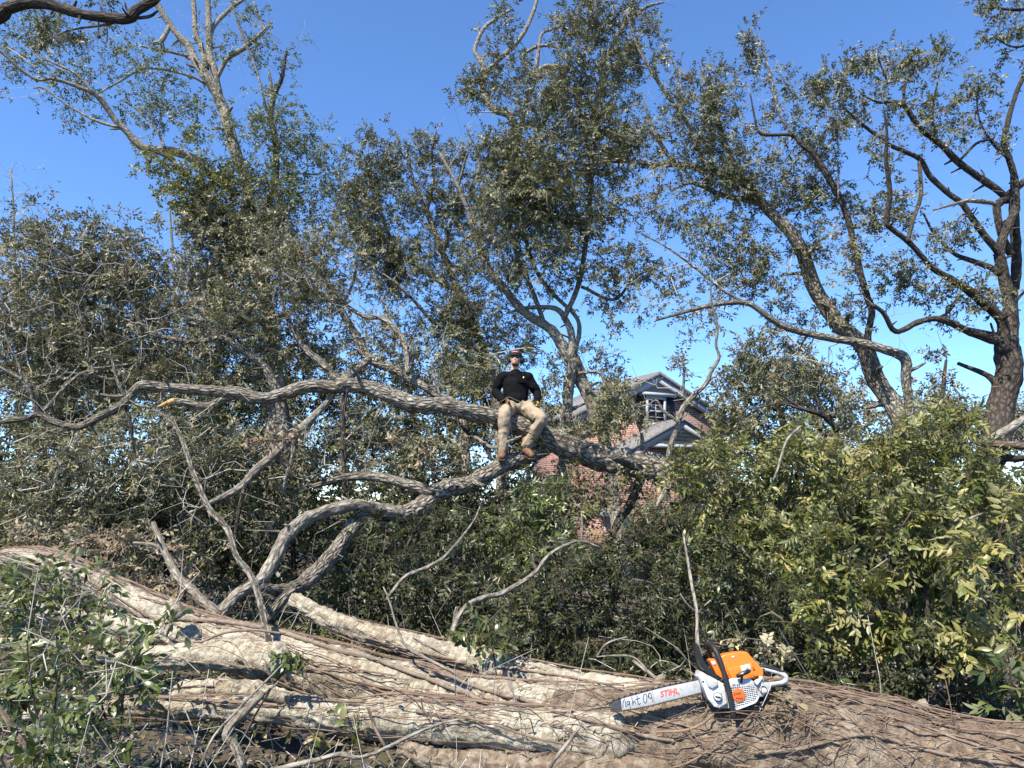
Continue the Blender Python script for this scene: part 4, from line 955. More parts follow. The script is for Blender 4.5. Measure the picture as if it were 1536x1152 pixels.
# knots and stubs
for (a, b, c_, wd, yy) in (((435, 1050), (400, 1040), (385, 1030), 16, 4.1), ((1380, 1066), (1384, 1058), (1386, 1052), 22, 3.75), ((985, 1032), (992, 1020), (996, 1014), 14, 4.3), ((268, 925), (262, 905), (258, 898), 16, 5.4)):
    q = np.array([P(*a, yy), P(*b, yy), P(*c_, yy)]); rr = wd * .5 * mpp(a[1], yy)
    V, fs, uv = tube(catmull(q, 4), np.linspace(rr * 1.3, rr * .5, 9), 14, .25, 14, 5); add('knot', V, fs, M['bark_log'], log, True, uv); LOGV.append((V, fs))
mv, mf, _ = merge(LOGV)
polys = [tuple(int(x) for x in f) for a in mf for f in a]
BV = BVHTree.FromPolygons([Vector(v) for v in mv], polys)
def onlog(px, py, lift, ydef=None):
    x = (px - 768.0) / F; y = (576.0 - py) / F; d = Vector((x, cp - y * sp_, sp_ + y * cp)).normalized()
    h = BV.ray_cast(Vector(EYE), d)
    if h[0] is None: return None
    nrm = h[1] if h[1].dot(d) < 0 else -h[1]
    return np.array(h[0] + nrm * lift)

def densify(pts, n=6): return catmull(np.array(pts, float), n)
def logvine(name, pts, wd, label, mat='vine', parent=None, grp=None, ydef=4.2):
    q = densify(pts, 7); out = []; yl = None
    for x, y in q:
        y_ = yl if yl else ydef; r_ = wd * .5 * mpp(y, y_)
        h = onlog(x, y, r_ * .8)
        if h is not None and (yl is None or abs(h[1] - yl) < .5): yl = h[1]; out.append(h)
        else: out.append(P(x, y, yl if yl else ydef))
    out = np.array(out); k = np.array((.25, .5, .25))
    for _ in range(2):
        for a in range(3): out[1:-1, a] = np.convolve(out[:, a], k, 'valid')
    rad = wd * .5 * np.array([mpp(800, max(p[1], 1)) for p in out]) * np.linspace(1.0, .8, len(out)) * (1 + .12 * vnoise(out * 9, 3))
    V, fs, uv = tube(out, rad, 8, .15, 30, 2)
    o = add(name, V, fs, M[mat], parent, True, uv)
    if label: tag(o, label, 'vine', grp)
    return o
G = 'thick dry vine stems lying on the fallen trunk'
logvine('dry_vine', [(255, 930), (330, 934), (418, 950), (460, 963), (512, 978), (545, 985), (612, 1008), (655, 1025), (699, 1041), (745, 1061), (795, 1078), (845, 1098), (895, 1111), (945, 1125), (1024, 1138), (1100, 1152)], 7.5, 'longest thick reddish dry vine running the length of the fallen trunk below the saw', grp=G)
logvine('dry_vine', [(645, 1013), (672, 1015), (699, 1026), (745, 1041), (785, 1050), (829, 1068), (865, 1078), (912, 1088), (960, 1103), (1010, 1112)], 6.5, 'thick dry vine left of the saw bar tip, just above the longest vine', grp=G)
logvine('dry_vine', [(545, 1021), (589, 1038), (622, 1051), (662, 1058), (699, 1068), (725, 1085), (772, 1091), (830, 1112)], 4.5, 'thinner wavy dry vine below the longest vine in the middle of the trunk', grp=G)
logvine('dry_vine', [(1130, 1130), (1188, 1125), (1240, 1112), (1292, 1102), (1344, 1112), (1396, 1128), (1448, 1138), (1536, 1149), (1600, 1155)], 6, 'dark vine arching over the trunk butt at bottom right', grp=G)
logvine('dry_vine', [(1188, 1035), (1253, 1044), (1305, 1062), (1357, 1083), (1396, 1094), (1435, 1109), (1488, 1125), (1560, 1132)], 4.5, 'vine following the upper edge of the trunk butt right of the saw', grp=G)
logvine('dry_vine', [(1248, 1048), (1282, 1079), (1297, 1099), (1334, 1128), (1360, 1150)], 3.2, 'thin vine crossing straight down the trunk butt right of the saw', grp=G)
logvine('dry_vine', [(55, 830), (110, 843), (150, 858), (190, 873), (227, 889), (267, 908), (300, 925)], 5.5, 'vine along the top edge of the far left end of the trunk', grp=G, ydef=6.3)
logvine('dry_vine', [(253, 925), (253, 940), (256, 956), (293, 965), (320, 955), (343, 948), (383, 945), (420, 950)], 4.5, 'vine looping in a U on the left part of the trunk', grp=G, ydef=5.3)
logvine('dry_vine', [(830, 1075), (880, 1065), (920, 1060), (960, 1070), (1010, 1085), (1060, 1095), (1120, 1100), (1180, 1120)], 3.5, 'thin vine passing under the saw bar tip toward the butt', grp=G)
logvine('dry_vine', [(745, 1000), (800, 1008), (850, 1015), (900, 1025), (940, 1038), (985, 1048)], 3.5, 'thin vine along the rear stem behind the saw bar', grp=G)
# tangle of thin rootlets
rg = np.random.default_rng(5); parts = []
for (path, rad), n_, cl in ((LA, 190, 1), (LD, 130, 1), (LC, 45, 1), (LB, 60, 1), (LB1, 10, 1), (LA2, 12, 1), (LA3, 8, 1)):
    tt, uu, vv = frames(path); N = len(path)
    for k in range(n_):
        ln = int(rg.uniform(.08, .38) * N); i0 = rg.integers(0, max(1, N - ln)); idx = np.arange(i0, i0 + max(8, ln)); idx = idx[idx < N]
        if len(idx) < 6: continue
        ww = np.cumsum(rg.normal(0, .045, len(idx) + 16)); ww = np.convolve(ww, np.ones(17) / 17, 'valid'); a = rg.uniform(0, 6.28) + ww + rg.uniform(-.9, .9) * np.linspace(0, 1, len(idx))
        lift = .004 + .012 * np.abs(np.sin(np.linspace(0, rg.uniform(2, 9), len(idx)))) * rg.uniform(0, 1)
        rr = rad[idx] * 1.08 + lift
        p = path[idx] + (uu[idx] * np.cos(a)[:, None] + vv[idx] * np.sin(a)[:, None]) * rr[:, None]
        ph = .0010 + .0068 * rg.uniform(0, 1) ** 3.2
        p = p[::2] if len(p) > 12 else p; V, fs, uv = tube(p, np.full(len(p), ph), 3, 0, 1, 0, caps=False); parts.append((V, fs))
for k in range(170):                           # loose strands arching clear of the bark
    px, py = rg.uniform(250, 1500), 0
    py = np.interp(px, (250, 500, 800, 1100, 1500), (955, 1015, 1075, 1085, 1120)) + rg.normal(0, 26)
    a = onlog(px, py, .004)
    if a is None: continue
    d = unit(np.array((1.0, -.25, -.12)) * rg.choice((-1, 1)) + rg.normal(size=3) * (.5, .5, .25)); ln = rg.uniform(.12, .55)
    b = a + d * ln; h = rg.uniform(.015, .07)
    q = np.array([a, a + d * ln * .3 + (0, -.02, h), a + d * ln * .65 + rg.normal(size=3) * .03 + (0, -.02, h * .8), b + (0, 0, -.02)])
    V, fs, uv = tube(catmull(q, 4), np.linspace(1, .6, 13) * rg.uniform(.0012, .0034), 4, 0, 1, 0, caps=False); parts.append((V, fs))
V, fs, _ = merge(parts)
o = add('vine_tangle', V, fs, M['vine_thin']); o['kind'] = 'stuff'; o['label'] = 'tangle of thin dry vine rootlets clinging to the fallen trunk'; o['category'] = 'vines'
# ------------------------------------------------------------------ standing trees
def gbase(px, Y): 
    p = P(px, 700, Y); return (p[0], p[1], 0.0)
def py_ground(Y): return 576 - F * math.tan(math.atan2(-1.6, Y) - PITCH)

# tall thinned-out tree at the left with big left-reaching limb
Y = 16.0
t = Plant('storm_thinned_tree', gbase(405, Y), 'tall pale storm thinned tree at left, one long limb reaching left against the sky', 'tree', 'bark_pale', 'twig_grey', 'leaf_fresh', 11)
t.limb([(408, py_ground(Y), 30), (410, 620, 26), (402, 460, 22), (388, 360, 20), (372, 300, 19), (365, 260, 18), (353, 217, 17), (343, 187, 16), (328, 147, 16), (310, 117, 14), (293, 90, 12), (280, 67, 11), (257, 40, 9), (233, 0, 9), (215, -40, 6)], Y, name='trunk', sides=16)
t.limb([(328, 143, 13), (321, 110, 12), (312, 80, 11), (312, 50, 10), (310, 0, 8), (308, -40, 6)], Y)
t.limb([(310, 103, 9), (300, 67, 8), (293, 50, 8), (288, 0, 7), (284, -40, 5)], Y, Y + .4)
t.limb([(325, 118, 6), (340, 87, 7), (367, 70, 7), (393, 50, 6), (408, 33, 4), (400, 45, 2)], Y, Y - .4)
t.limb([(312, 62, 7), (320, 37, 7), (347, 10, 6), (372, -5, 4)], Y, Y + .5)
t.limb([(370, 70, 4), (360, 45, 3), (352, 20, 2)], Y)
t.limb([(397, 45, 4), (388, 25, 3), (380, 0, 2)], Y)
t.limb([(309, 127, 4), (287, 115, 4), (247, 105, 4), (213, 105, 3), (180, 123, 3), (147, 140, 2)], Y, Y - 1)
t.limb([(282, 84, 4), (253, 78, 4), (225, 73, 3), (205, 68, 2)], Y, Y - .8)
t.limb([(256, 38, 6), (250, 52, 7), (243, 64, 7), (231, 67, 5)], Y, Y - .3, jag=True)
t.limb([(352, 292, 15), (337, 273, 14), (310, 250, 14), (283, 235, 13), (253, 228, 13), (227, 225, 13), (207, 217, 12), (190, 197, 10), (170, 177, 9), (153, 153, 8), (140, 140, 7), (113, 128, 6), (80, 118, 5), (57, 120, 4), (30, 103, 4), (-10, 66, 3)], Y, Y - 2, sides=10)
t.limb([(177, 190, 5), (143, 180, 4), (100, 157, 3), (67, 133, 3), (50, 132, 2)], Y - 1.3, Y - 1.6)
t.limb([(247, 222, 5), (233, 193, 4), (200, 160, 3), (185, 152, 2)], Y - .8, Y - .6)
t.limb([(140, 140, 4), (112, 110, 3), (80, 95, 3), (55, 82, 2)], Y - 1.5, Y - 1.9)
t.limb([(84, 118, 3), (60, 90, 3), (35, 60, 2)], Y - 1.7, Y - 1.9)
t.limb([(392, 380, 12), (400, 330, 11), (405, 300, 10), (413, 273, 9), (417, 233, 9), (413, 200, 9), (407, 173, 9), (412, 143, 7), (423, 117, 6), (430, 77, 4)], Y, Y - .5, bk='bark_dark')
t.limb([(408, 168, 7), (407, 133, 6), (403, 105, 3)], Y - .4, jag=True)
t.limb([(400, 166, 4), (383, 100, 3), (363, 50, 3), (345, -5, 2)], Y - .4, Y - .8)
t.limb([(416, 273, 5), (437, 262, 4), (453, 260, 3), (478, 262, 2)], Y - .3)
t.blobs([(45, 50, 45, 38, .55), (100, 42, 45, 25, .5), (30, 100, 40, 30, .3), (90, 120, 50, 40, .3), (150, 100, 50, 40, .25), (205, 75, 55, 45, .28), (140, 170, 60, 28, .25),
         (215, 150, 40, 40, .35), (250, 100, 50, 40, .2), (340, 50, 60, 60, .18), (410, 55, 50, 50, .16), (450, 180, 50, 50, .28), (470, 240, 45, 45, .4), (390, 200, 50, 60, .35), (350, 260, 50, 40, .55), (350, 200, 45, 40, .2), (380, 290, 50, 40, .9), (300, 290, 40, 40, .7), (440, 290, 60, 40, .7), (480, 290, 40, 30, .5), (420, 240, 40, 50, .6), (270, 165, 35, 32, .7), (245, 160, 20, 30, .3)], Y - .7, D=.8, leafy=.72)
t.blobs([(330, 60, 70, 70, .2), (410, 60, 60, 60, .25), (230, 110, 60, 50, .2)], Y, leafy=.0)
t.grow((0.068, 0.038), (3, 6), 0.27, 0.0022)

t = Plant('ivy_mass', gbase(335, 15.6), 'olive green climbing ivy mass wrapped round the base of the tall pale tree', 'ivy', 'bark_dark', 'twig_grey', 'leaf_oak_dull', 12)
t.limb([(330, py_ground(15.6), 10), (325, 560, 9), (340, 420, 8), (350, 330, 6), (345, 290, 3)], 15.6, 15.4, name='stem')
t.limb([(335, 440, 6), (380, 400, 5), (420, 370, 4)], 15.5, name='stem')
t.blobs([(320, 325, 45, 40, 1.2), (370, 345, 60, 55, 1.2), (325, 400, 55, 55, 1.2), (405, 395, 60, 60, 1.1), (330, 460, 60, 50, 1.0), (430, 340, 40, 40, .7)], 15.3, leafy=.93)
t.grow((0.075, 0.04), (3, 6), 0.24, 0.0024)
t = Plant('yellowing_vine', gbase(250, 15.2), 'yellow green leafy vine hanging under the long left limb', 'vine', 'bark_dark', 'twig_brown', 'leaf_yellow', 13)
t.limb([(300, 320, 4), (280, 270, 4), (255, 240, 4), (232, 228, 3)], 15.2, 14.8, name='stem')
t.blobs([(237, 245, 26, 20, .7), (268, 268, 45, 30, .6), (300, 265, 40, 25, .5), (262, 300, 26, 28, .5), (305, 305, 35, 30, .5), (290, 330, 25, 30, .4), (275, 200, 22, 25, .5), (335, 620, 16, 10, 1.4, 13.0), (322, 470, 18, 14, 1.0, 14.5)], 15.0, leafy=.95)
t.grow((0.08, 0.055), (2, 5), 0.28, 0.002)

# near overhanging limb, top left corner
t = Plant('overhanging_oak', gbase(-330, 9.0), 'dark oak limb overhanging the top left corner of the view', 'tree', 'bark_dark', 'twig_brown', 'leaf_oak', 14)
t.limb([(-420, py_ground(9), 70), (-380, 500, 60), (-300, 200, 45), (-150, 60, 30), (-60, 40, 24), (0, 28, 20), (22, 12, 18), (67, 7, 16), (110, 18, 15), (140, 23, 14), (187, 25, 15), (203, 13, 14), (227, -2, 13), (262, -30, 10)], 9, 8.2, name='trunk', sides=16)
t.limb([(190, 27, 5), (222, 24, 5), (236, 16, 3)], 8.3)
t.limb([(187, 27, 4), (160, 36, 4), (120, 42, 3), (95, 48, 2)], 8.3)
t.limb([(148, 22, 3), (147, 48, 2), (148, 54, 5), (147, 57, 2)], 8.3)
t.limb([(152, 10, 2), (160, 40, 2), (160, 62, 2)], 8.3)
t.blobs([(75, 52, 35, 22, .9), (110, 55, 25, 18, .8), (60, 75, 22, 14, .7), (20, 40, 30, 16, .5), (130, 5, 40, 18, .4), (55, 35, 30, 12, .7)], 8.4, D=.7, leafy=.85)
t.grow((0.055, 0.026), (3, 6), 0.16, 0.0018)

# thin far trees at the left
for j, (x0, top, yy, sd) in enumerate(((25, 255, 26, 21), (262, 310, 24, 22))):
    t = Plant('bare_tree', gbase(x0, yy), ('thin grey leafless tree at the far left edge', 'slender pale birch like tree standing far behind the left thicket')[j], 'tree', 'bark_pale', 'twig_pale' if j else 'twig_grey', 'leaf_oak_dull', sd)
    t.limb([(x0 + 6, py_ground(yy), 9), (x0 + 4, 560, 7), (x0, 440, 5), (x0 - 4, 370, 4), (x0 - 8, top, 2)], yy, name='trunk', bk='bark_pale')
    t.blobs([(x0, top + 20, 40, 40, .16), (x0 + 10, top + 80, 50, 50, .2), (x0 - 10, top + 150, 55, 55, .22)], yy, leafy=.12)
    t.grow((0.06, 0.03), (2, 4), 0.3, 0.004, 0.4)

# left thicket: the crown of an uprooted oak
Y = 12.0
t = Plant('toppled_oak', gbase(200, Y), 'broad toppled oak crown with grey twigs filling the left middle ground', 'tree', 'bark_oak', 'twig_grey', 'leaf_oak_dull', 31)
t.limb([(430, py_ground(12.5), 24), (425, 640, 20), (405, 560, 15), (370, 531, 12), (350, 517, 11), (333, 507, 10), (300, 512, 10), (277, 511, 9), (240, 504, 8), (220, 494, 6), (200, 461, 5), (193, 434, 4), (190, 400, 3)], 12.5, 11.4, name='trunk')
t.limb([(333, 507, 6), (307, 491, 5), (277, 481, 4), (250, 470, 3)], 12)
t.limb([(340, 500, 8), (367, 483, 7), (393, 481, 5), (430, 470, 4)], 12.2, 12)
t.limb([(405, 560, 10), (300, 590, 8), (200, 540, 7), (173, 566, 6), (150, 564, 6), (133, 551, 6), (133, 514, 4), (120, 480, 3)], 12.4, 11.2)
t.limb([(300, 512, 6), (260, 440, 5), (220, 400, 4), (180, 380, 3)], 12, 12.5)
t.limb([(240, 504, 6), (170, 470, 5), (110, 440, 4), (70, 390, 3), (50, 340, 2)], 11.8, 12.6)
t.limb([(200, 545, 5), (120, 560, 5), (63, 617, 7), (47, 591, 7), (33, 571, 6), (0, 551, 4), (-30, 535, 3)], 11.6, 10.8)
t.limb([(33, 571, 4), (27, 544, 4), (13, 517, 3), (7, 494, 3), (15, 470, 2)], 10.9)
t.blobs([(40, 390, 60, 60, .5), (120, 365, 60, 45, .8), (195, 375, 55, 45, .8), (85, 315, 45, 25, .35), (110, 430, 80, 60, 1.), (215, 440, 60, 60, .9), (50, 475, 70, 60, .7), (155, 505, 85, 60, 1.), (265, 465, 40, 45, .6),
         (275, 530, 70, 45, .9), (360, 480, 60, 50, 1.), (75, 550, 75, 50, .9), (200, 560, 80, 40, .9), (15, 540, 40, 60, .6), (330, 555, 60, 30, .9), (60, 340, 50, 30, .4), (170, 420, 60, 50, .8)], Y, D=.9, leafy=.88)
t.blobs([(100, 420, 120, 100, .5), (250, 480, 100, 80, .5), (60, 540, 80, 60, .6)], Y - .8, leafy=0)
t.grow((0.078, 0.031), (3, 7), 0.24, 0.0024)

# right part of that thicket: second crown, x 400-560
t = Plant('uprooted_oak', gbase(520, 12.6), 'oak crown with a curved grey limb leaning left of the seated man', 'tree', 'bark_oak', 'twig_grey', 'leaf_oak_dull', 32)
t.limb([(700, py_ground(11.5), 20), (695, 640, 14), (652, 591, 12), (622, 571, 13), (595, 554, 14), (555, 537, 15), (532, 501, 13), (512, 464, 10), (493, 430, 8), (470, 395, 7), (440, 372, 5), (410, 365, 3)], 11.0, 12.6, name='trunk')
t.limb([(555, 537, 12), (512, 571, 13), (483, 544, 12), (460, 524, 10), (440, 495, 7), (425, 460, 5), (420, 420, 3)], 11.8, 12.2)
t.limb([(612, 560, 8), (608, 520, 8), (595, 494, 8), (572, 477, 7), (545, 474, 7), (512, 451, 5), (490, 415, 4), (480, 370, 3)], 11.6, 12.8)
t.limb([(592, 510, 4), (582, 470, 4), (572, 445, 3), (560, 400, 3)], 12.4)
t.limb([(512, 464, 6), (530, 420, 4), (535, 380, 3)], 12.4)
t.blobs([(440, 400, 60, 60, .9), (470, 460, 50, 60, .9), (430, 510, 60, 40, 1), (500, 400, 40, 60, .5), (480, 350, 50, 40, .45), (520, 520, 50, 40, .5), (570, 560, 60, 30, .6), (560, 490, 40, 40, .3), (620, 540, 50, 40, .6), (640, 585, 50, 25, .8)], 12.3, leafy=.85)
t.blobs([(480, 430, 80, 80, .6), (560, 500, 60, 60, .5)], 11.7, leafy=0)
t.grow((0.078, 0.031), (3, 7), 0.24, 0.0024)

# centre-left fine leaved crown
Y = 15.0
t = Plant('fine_leaved_oak', gbase(640, Y), 'fine leaved dark oak crown rising above the left of the seated man', 'tree', 'bark_oak', 'twig_grey', 'leaf_oak', 33)
t.limb([(760, py_ground(Y), 24), (750, 640, 20), (735, 560, 16), (715, 500, 13), (690, 440, 11), (665, 380, 9), (640, 320, 7), (620, 270, 5), (610, 220, 3)], Y, name='trunk')
t.limb([(690, 440, 8), (640, 410, 7), (600, 380, 6), (575, 330, 5), (560, 280, 4), (552, 230, 2)], Y, Y + .4)
t.limb([(665, 380, 6), (680, 320, 5), (690, 270, 4), (700, 230, 3)], Y, Y - .5)
t.limb([(715, 500, 8), (660, 490, 6), (620, 450, 5), (590, 420, 4)], Y, Y - .6)
t.limb([(640, 320, 5), (650, 270, 4), (648, 225, 3), (655, 195, 2)], Y)
t.blobs([(562, 270, 38, 50, 1.25), (545, 320, 34, 50, 1.3), (570, 375, 42, 45, 1.5), (590, 410, 30, 30, 1.4), (610, 235, 35, 35, .6), (645, 215, 32, 28, .6), (650, 290, 45, 55, .55), (620, 330, 45, 50, .55), (690, 265, 45, 55, .75), (555, 205, 10, 22, .8),
         (700, 350, 55, 55, .75), (640, 400, 55, 45, .55), (560, 450, 40, 40, .25), (620, 500, 50, 40, .5), (690, 490, 50, 55, 1.15), (705, 430, 55, 50, .95), (700, 540, 50, 35, .9), (525, 300, 20, 25, .6), (748, 525, 30, 40, .6), (795, 520, 25, 45, .5), (760, 480, 35, 30, .5)], Y, D=.8, leafy=.93)
t.grow((0.072, 0.029), (3, 8), 0.23, 0.0026)

# centre tree: two pale trunks behind the man, tall dark crown
Y = 13.5
t = Plant('twin_trunk_oak', gbase(880, Y), 'twin trunked pale oak right behind the seated man, its crown reaching the top edge', 'tree', 'bark_pale', 'twig_grey', 'leaf_oak', 34)
t.limb([(935, py_ground(Y), 22), (908, 667, 17), (895, 630, 18), (885, 597, 19), (872, 571, 20), (860, 545, 22), (845, 525, 18), (825, 497, 15), (792, 474, 13), (769, 451, 12), (749, 421, 10), (730, 395, 9), (712, 350, 7), (700, 310, 6), (685, 275, 5), (660, 230, 3)], Y, Y + .3, name='trunk', sides=16)
t.limb([(842, py_ground(Y), 20), (848, 650, 15), (852, 617, 15), (856, 575, 16), (860, 545, 18)], Y + .2, Y, name='trunk', sides=16)
t.limb([(858, 540, 12), (857, 505, 11), (849, 484, 10), (832, 464, 8), (789, 462, 6), (760, 470, 3)], Y, Y + .3)
t.limb([(816, 488, 7), (802, 447, 7), (789, 411, 6), (775, 384, 5), (765, 340, 5), (775, 290, 5), (780, 240, 5), (770, 200, 5)], Y + .2, Y + .8)
t.limb([(862, 530, 8), (869, 497, 7), (862, 474, 6), (832, 444, 6), (805, 407, 6), (790, 360, 6), (782, 300, 6), (776, 240, 8), (769, 177, 11), (742, 163, 11), (730, 150, 10), (724, 127, 10), (727, 107, 10), (719, 87, 8), (712, 73, 6), (725, 43, 6), (745, 27, 5), (769, 12, 4)], Y, Y + 1)
t.limb([(730, 105, 6), (752, 88, 7), (775, 67, 7), (792, 37, 6), (805, 0, 5), (808, -25, 3)], Y + 1)
t.limb([(719, 88, 4), (735, 80, 4), (752, 84, 3)], Y + 1)
t.limb([(776, 215, 8), (789, 153, 7), (799, 130, 6), (805, 103, 7), (809, 67, 5), (815, 50, 4), (839, 40, 4), (850, 20, 2)], Y + .7)
t.limb([(799, 113, 6), (785, 93, 6), (789, 80, 5), (812, 70, 5), (842, 72, 3)], Y + .7)
t.limb([(805, 110, 7), (822, 100, 8), (845, 108, 8), (839, 127, 8), (826, 160, 8), (800, 210, 8), (790, 260, 7)], Y + .6)
t.limb([(845, 480, 8), (870, 420, 8), (880, 350, 8), (885, 280, 8), (890, 200, 8), (900, 130, 7), (922, 60, 6), (945, 30, 6), (969, 12, 5), (995, 4, 3)], Y, Y - .4)
t.limb([(885, 240, 6), (870, 150, 5), (880, 60, 4), (890, 10, 3), (895, -20, 2)], Y)
t.limb([(905, 120, 5), (930, 90, 4), (955, 60, 3)], Y - .3)
t.limb([(900, 260, 5), (930, 215, 4), (940, 180, 3)], Y)
t.limb([(872, 430, 5), (920, 450, 5), (950, 420, 4), (980, 400, 2)], Y)
t.limb([(868, 560, 5), (900, 560, 5), (915, 590, 5), (945, 580, 3)], Y - .2)
t.blobs([(722, 120, 30, 45, .55), (745, 45, 40, 35, .4), (700, 140, 22, 25, .7), (790, 105, 45, 45, .4), (800, 175, 65, 35, .9), (862, 135, 38, 50, 1), (880, 60, 45, 55, .75), (900, 15, 45, 35, .8), (930, 100, 40, 55, .6), (893, 180, 60, 50, .8),
         (925, 235, 42, 48, 1.3), (760, 225, 55, 45, .9), (830, 255, 75, 55, 1.1), (795, 325, 65, 55, .9), (880, 325, 50, 42, 1.2), (850, 395, 65, 45, .85), (780, 415, 45, 35, .6), (950, 35, 35, 35, .5), (815, 290, 50, 60, 1.0), (990, 40, 18, 30, .25),
         (920, 440, 45, 45, .5), (960, 400, 45, 45, .5), (720, 575, 45, 35, .8), (830, 570, 25, 35, .4), (900, 520, 40, 55, .25), (825, 620, 20, 35, .6), (925, 600, 25, 40, .8), (925, 630, 25, 30, .9), (905, 650, 25, 20, .7), (820, 655, 30, 20, .7), (760, 300, 50, 60, .8), (740, 360, 40, 40, .6), (910, 150, 35, 50, .7)], Y - .35, D=.85, leafy=.93)
t.grow((0.072, 0.031), (3, 8), 0.24, 0.0025)

# leaning tree, centre right
Y = 12.0
t = Plant('leaning_oak', gbase(1360, Y), 'oak leaning up to the left from behind the right hand shrubs, rough brown trunk', 'tree', 'bark_oak', 'twig_grey', 'leaf_oak', 35)
t.limb([(1390, py_ground(Y), 34), (1360, 680, 30), (1341, 611, 27), (1321, 571, 27), (1307, 541, 26), (1291, 511, 25), (1271, 491, 24), (1251, 464, 23), (1224, 424, 22), (1204, 385, 20), (1181, 353, 18), (1157, 323, 16), (1137, 293, 14), (1118, 265, 10), (1095, 230, 8), (1075, 180, 6), (1062, 130, 4), (1050, 100, 2)], Y, Y + .5, name='trunk', sides=14)
t.limb([(1130, 298, 9), (1091, 293, 8), (1064, 283, 7), (1037, 273, 6), (1010, 285, 3)], Y + .4)
t.limb([(1132, 288, 9), (1100, 265, 9), (1057, 253, 9), (1024, 245, 9), (979, 245, 8), (929, 240, 7), (875, 245, 5), (850, 240, 3)], Y + .4, Y + 1)
t.limb([(1012, 244, 6), (989, 213, 6), (977, 193, 5), (965, 150, 3)], Y + .6)
t.limb([(1060, 252, 6), (1035, 195, 6), (1012, 160, 6), (992, 130, 6), (969, 93, 5), (955, 67, 4), (940, 20, 2)], Y + .6)
t.limb([(1020, 172, 4), (1015, 110, 3), (1000, 70, 2)], Y + .6)
t.limb([(1301, 520, 11), (1301, 500, 10), (1307, 467, 10), (1301, 447, 10), (1291, 411, 10), (1284, 380, 10), (1271, 327, 9), (1257, 293, 9), (1237, 260, 9), (1221, 233, 8), (1201, 217, 7), (1187, 203, 5), (1151, 203, 5), (1137, 197, 4), (1131, 173, 3), (1125, 140, 2)], Y - .1, Y - .5, bk='bark_dark')
t.limb([(1190, 206, 5), (1170, 175, 4), (1158, 130, 4), (1150, 95, 3), (1140, 60, 2)], Y - .4)
t.limb([(1257, 300, 3), (1257, 260, 3), (1255, 240, 2)], Y - .5)
t.limb([(1165, 330, 5), (1185, 315, 4), (1200, 312, 3)], Y + .3)
t.limb([(1366, py_ground(11.4), 16), (1366, 640, 14), (1364, 601, 14), (1358, 571, 14), (1358, 547, 15), (1352, 534, 15), (1334, 526, 14), (1301, 516, 13), (1264, 509, 12), (1224, 502, 11), (1177, 491, 10), (1147, 474, 9), (1127, 459, 8), (1104, 454, 8), (1064, 459, 7), (1031, 467, 6), (985, 480, 3)], 11.4, 11.0, name='low_limb')
t.limb([(1135, 462, 5), (1090, 440, 4), (1040, 400, 4), (1000, 370, 3), (960, 350, 2)], 11.2)
t.blobs([(1058, 130, 32, 42, .8), (1062, 175, 45, 55, 1.1), (1080, 235, 55, 55, 1.2), (1135, 75, 18, 36, 1.2), (1150, 140, 40, 40, .25), (1185, 180, 30, 30, .3), (1130, 285, 55, 35, 1.0), (1180, 260, 45, 55, .85), (1000, 200, 38, 45, .6),
         (1030, 320, 55, 50, .5), (1060, 370, 55, 45, .6), (980, 300, 35, 45, .5), (1100, 420, 50, 40, .6), (1010, 430, 50, 40, .35), (1240, 215, 35, 35, .9), (1240, 300, 38, 45, 1), (1220, 350, 35, 35, .7), (1130, 380, 38, 45, .9), (1000, 110, 20, 45, .5),
         (1150, 500, 45, 35, .6), (1190, 450, 35, 35, .5), (1120, 555, 28, 35, 1.0), (1245, 550, 45, 35, .45), (1050, 490, 45, 50, .2), (1205, 540, 30, 40, .6), (1290, 470, 40, 40, .4), (1160, 410, 30, 30, .6)], Y + .2, D=.85, leafy=.9)
t.blobs([(1150, 120, 45, 50, .25), (1020, 420, 60, 60, .2), (1200, 560, 60, 50, .5)], Y, leafy=0)
t.grow((0.068, 0.03), (3, 7), 0.22, 0.0023)

# right tree
Y = 11.5
t = Plant('spreading_oak', gbase(1495, Y), 'dark spreading oak at the right edge with a thick trunk and curving limbs', 'tree', 'bark_dark', 'twig_grey', 'leaf_oak', 36)
t.limb([(1455, py_ground(Y), 50), (1468, 720, 42), (1480, 672, 38), (1494, 617, 36), (1504, 584, 35), (1511, 551, 36), (1511, 524, 34), (1515, 495, 24), (1515, 450, 18), (1506, 410, 16), (1499, 385, 14), (1505, 350, 12), (1520, 320, 12), (1521, 293, 12), (1521, 260, 9), (1514, 233, 8), (1507, 213, 7), (1514, 183, 7), (1521, 157, 6), (1527, 133, 6), (1540, 105, 5)], Y, Y + .3, name='trunk', bk='bark_dark', sides=20)
t.limb([(1508, 528, 20), (1507, 484, 16), (1491, 461, 15), (1457, 434, 13), (1434, 421, 11), (1401, 401, 9), (1384, 383, 8), (1364, 363, 8), (1334, 340, 8), (1331, 327, 8), (1336, 283, 7), (1329, 240, 6), (1330, 200, 4), (1325, 160, 2)], Y, Y - 1.2, bk='bark_dark')
t.limb([(1506, 512, 15), (1491, 509, 14), (1457, 497, 12), (1424, 482, 10), (1401, 477, 9), (1374, 484, 9), (1344, 497, 8), (1327, 470, 7), (1311, 457, 6)], Y, Y - .8)
t.limb([(1506, 408, 12), (1500, 382, 11), (1474, 353, 10), (1454, 327, 9), (1441, 307, 9), (1424, 293, 8), (1394, 263, 8), (1381, 240, 7), (1357, 227, 7), (1334, 217, 6), (1301, 193, 5), (1274, 170, 4), (1255, 150, 2)], Y + .2, Y - .3)
t.limb([(1362, 362, 6), (1372, 328, 6), (1381, 298, 6), (1382, 275, 6), (1378, 243, 5)], Y - .75, Y - .15)
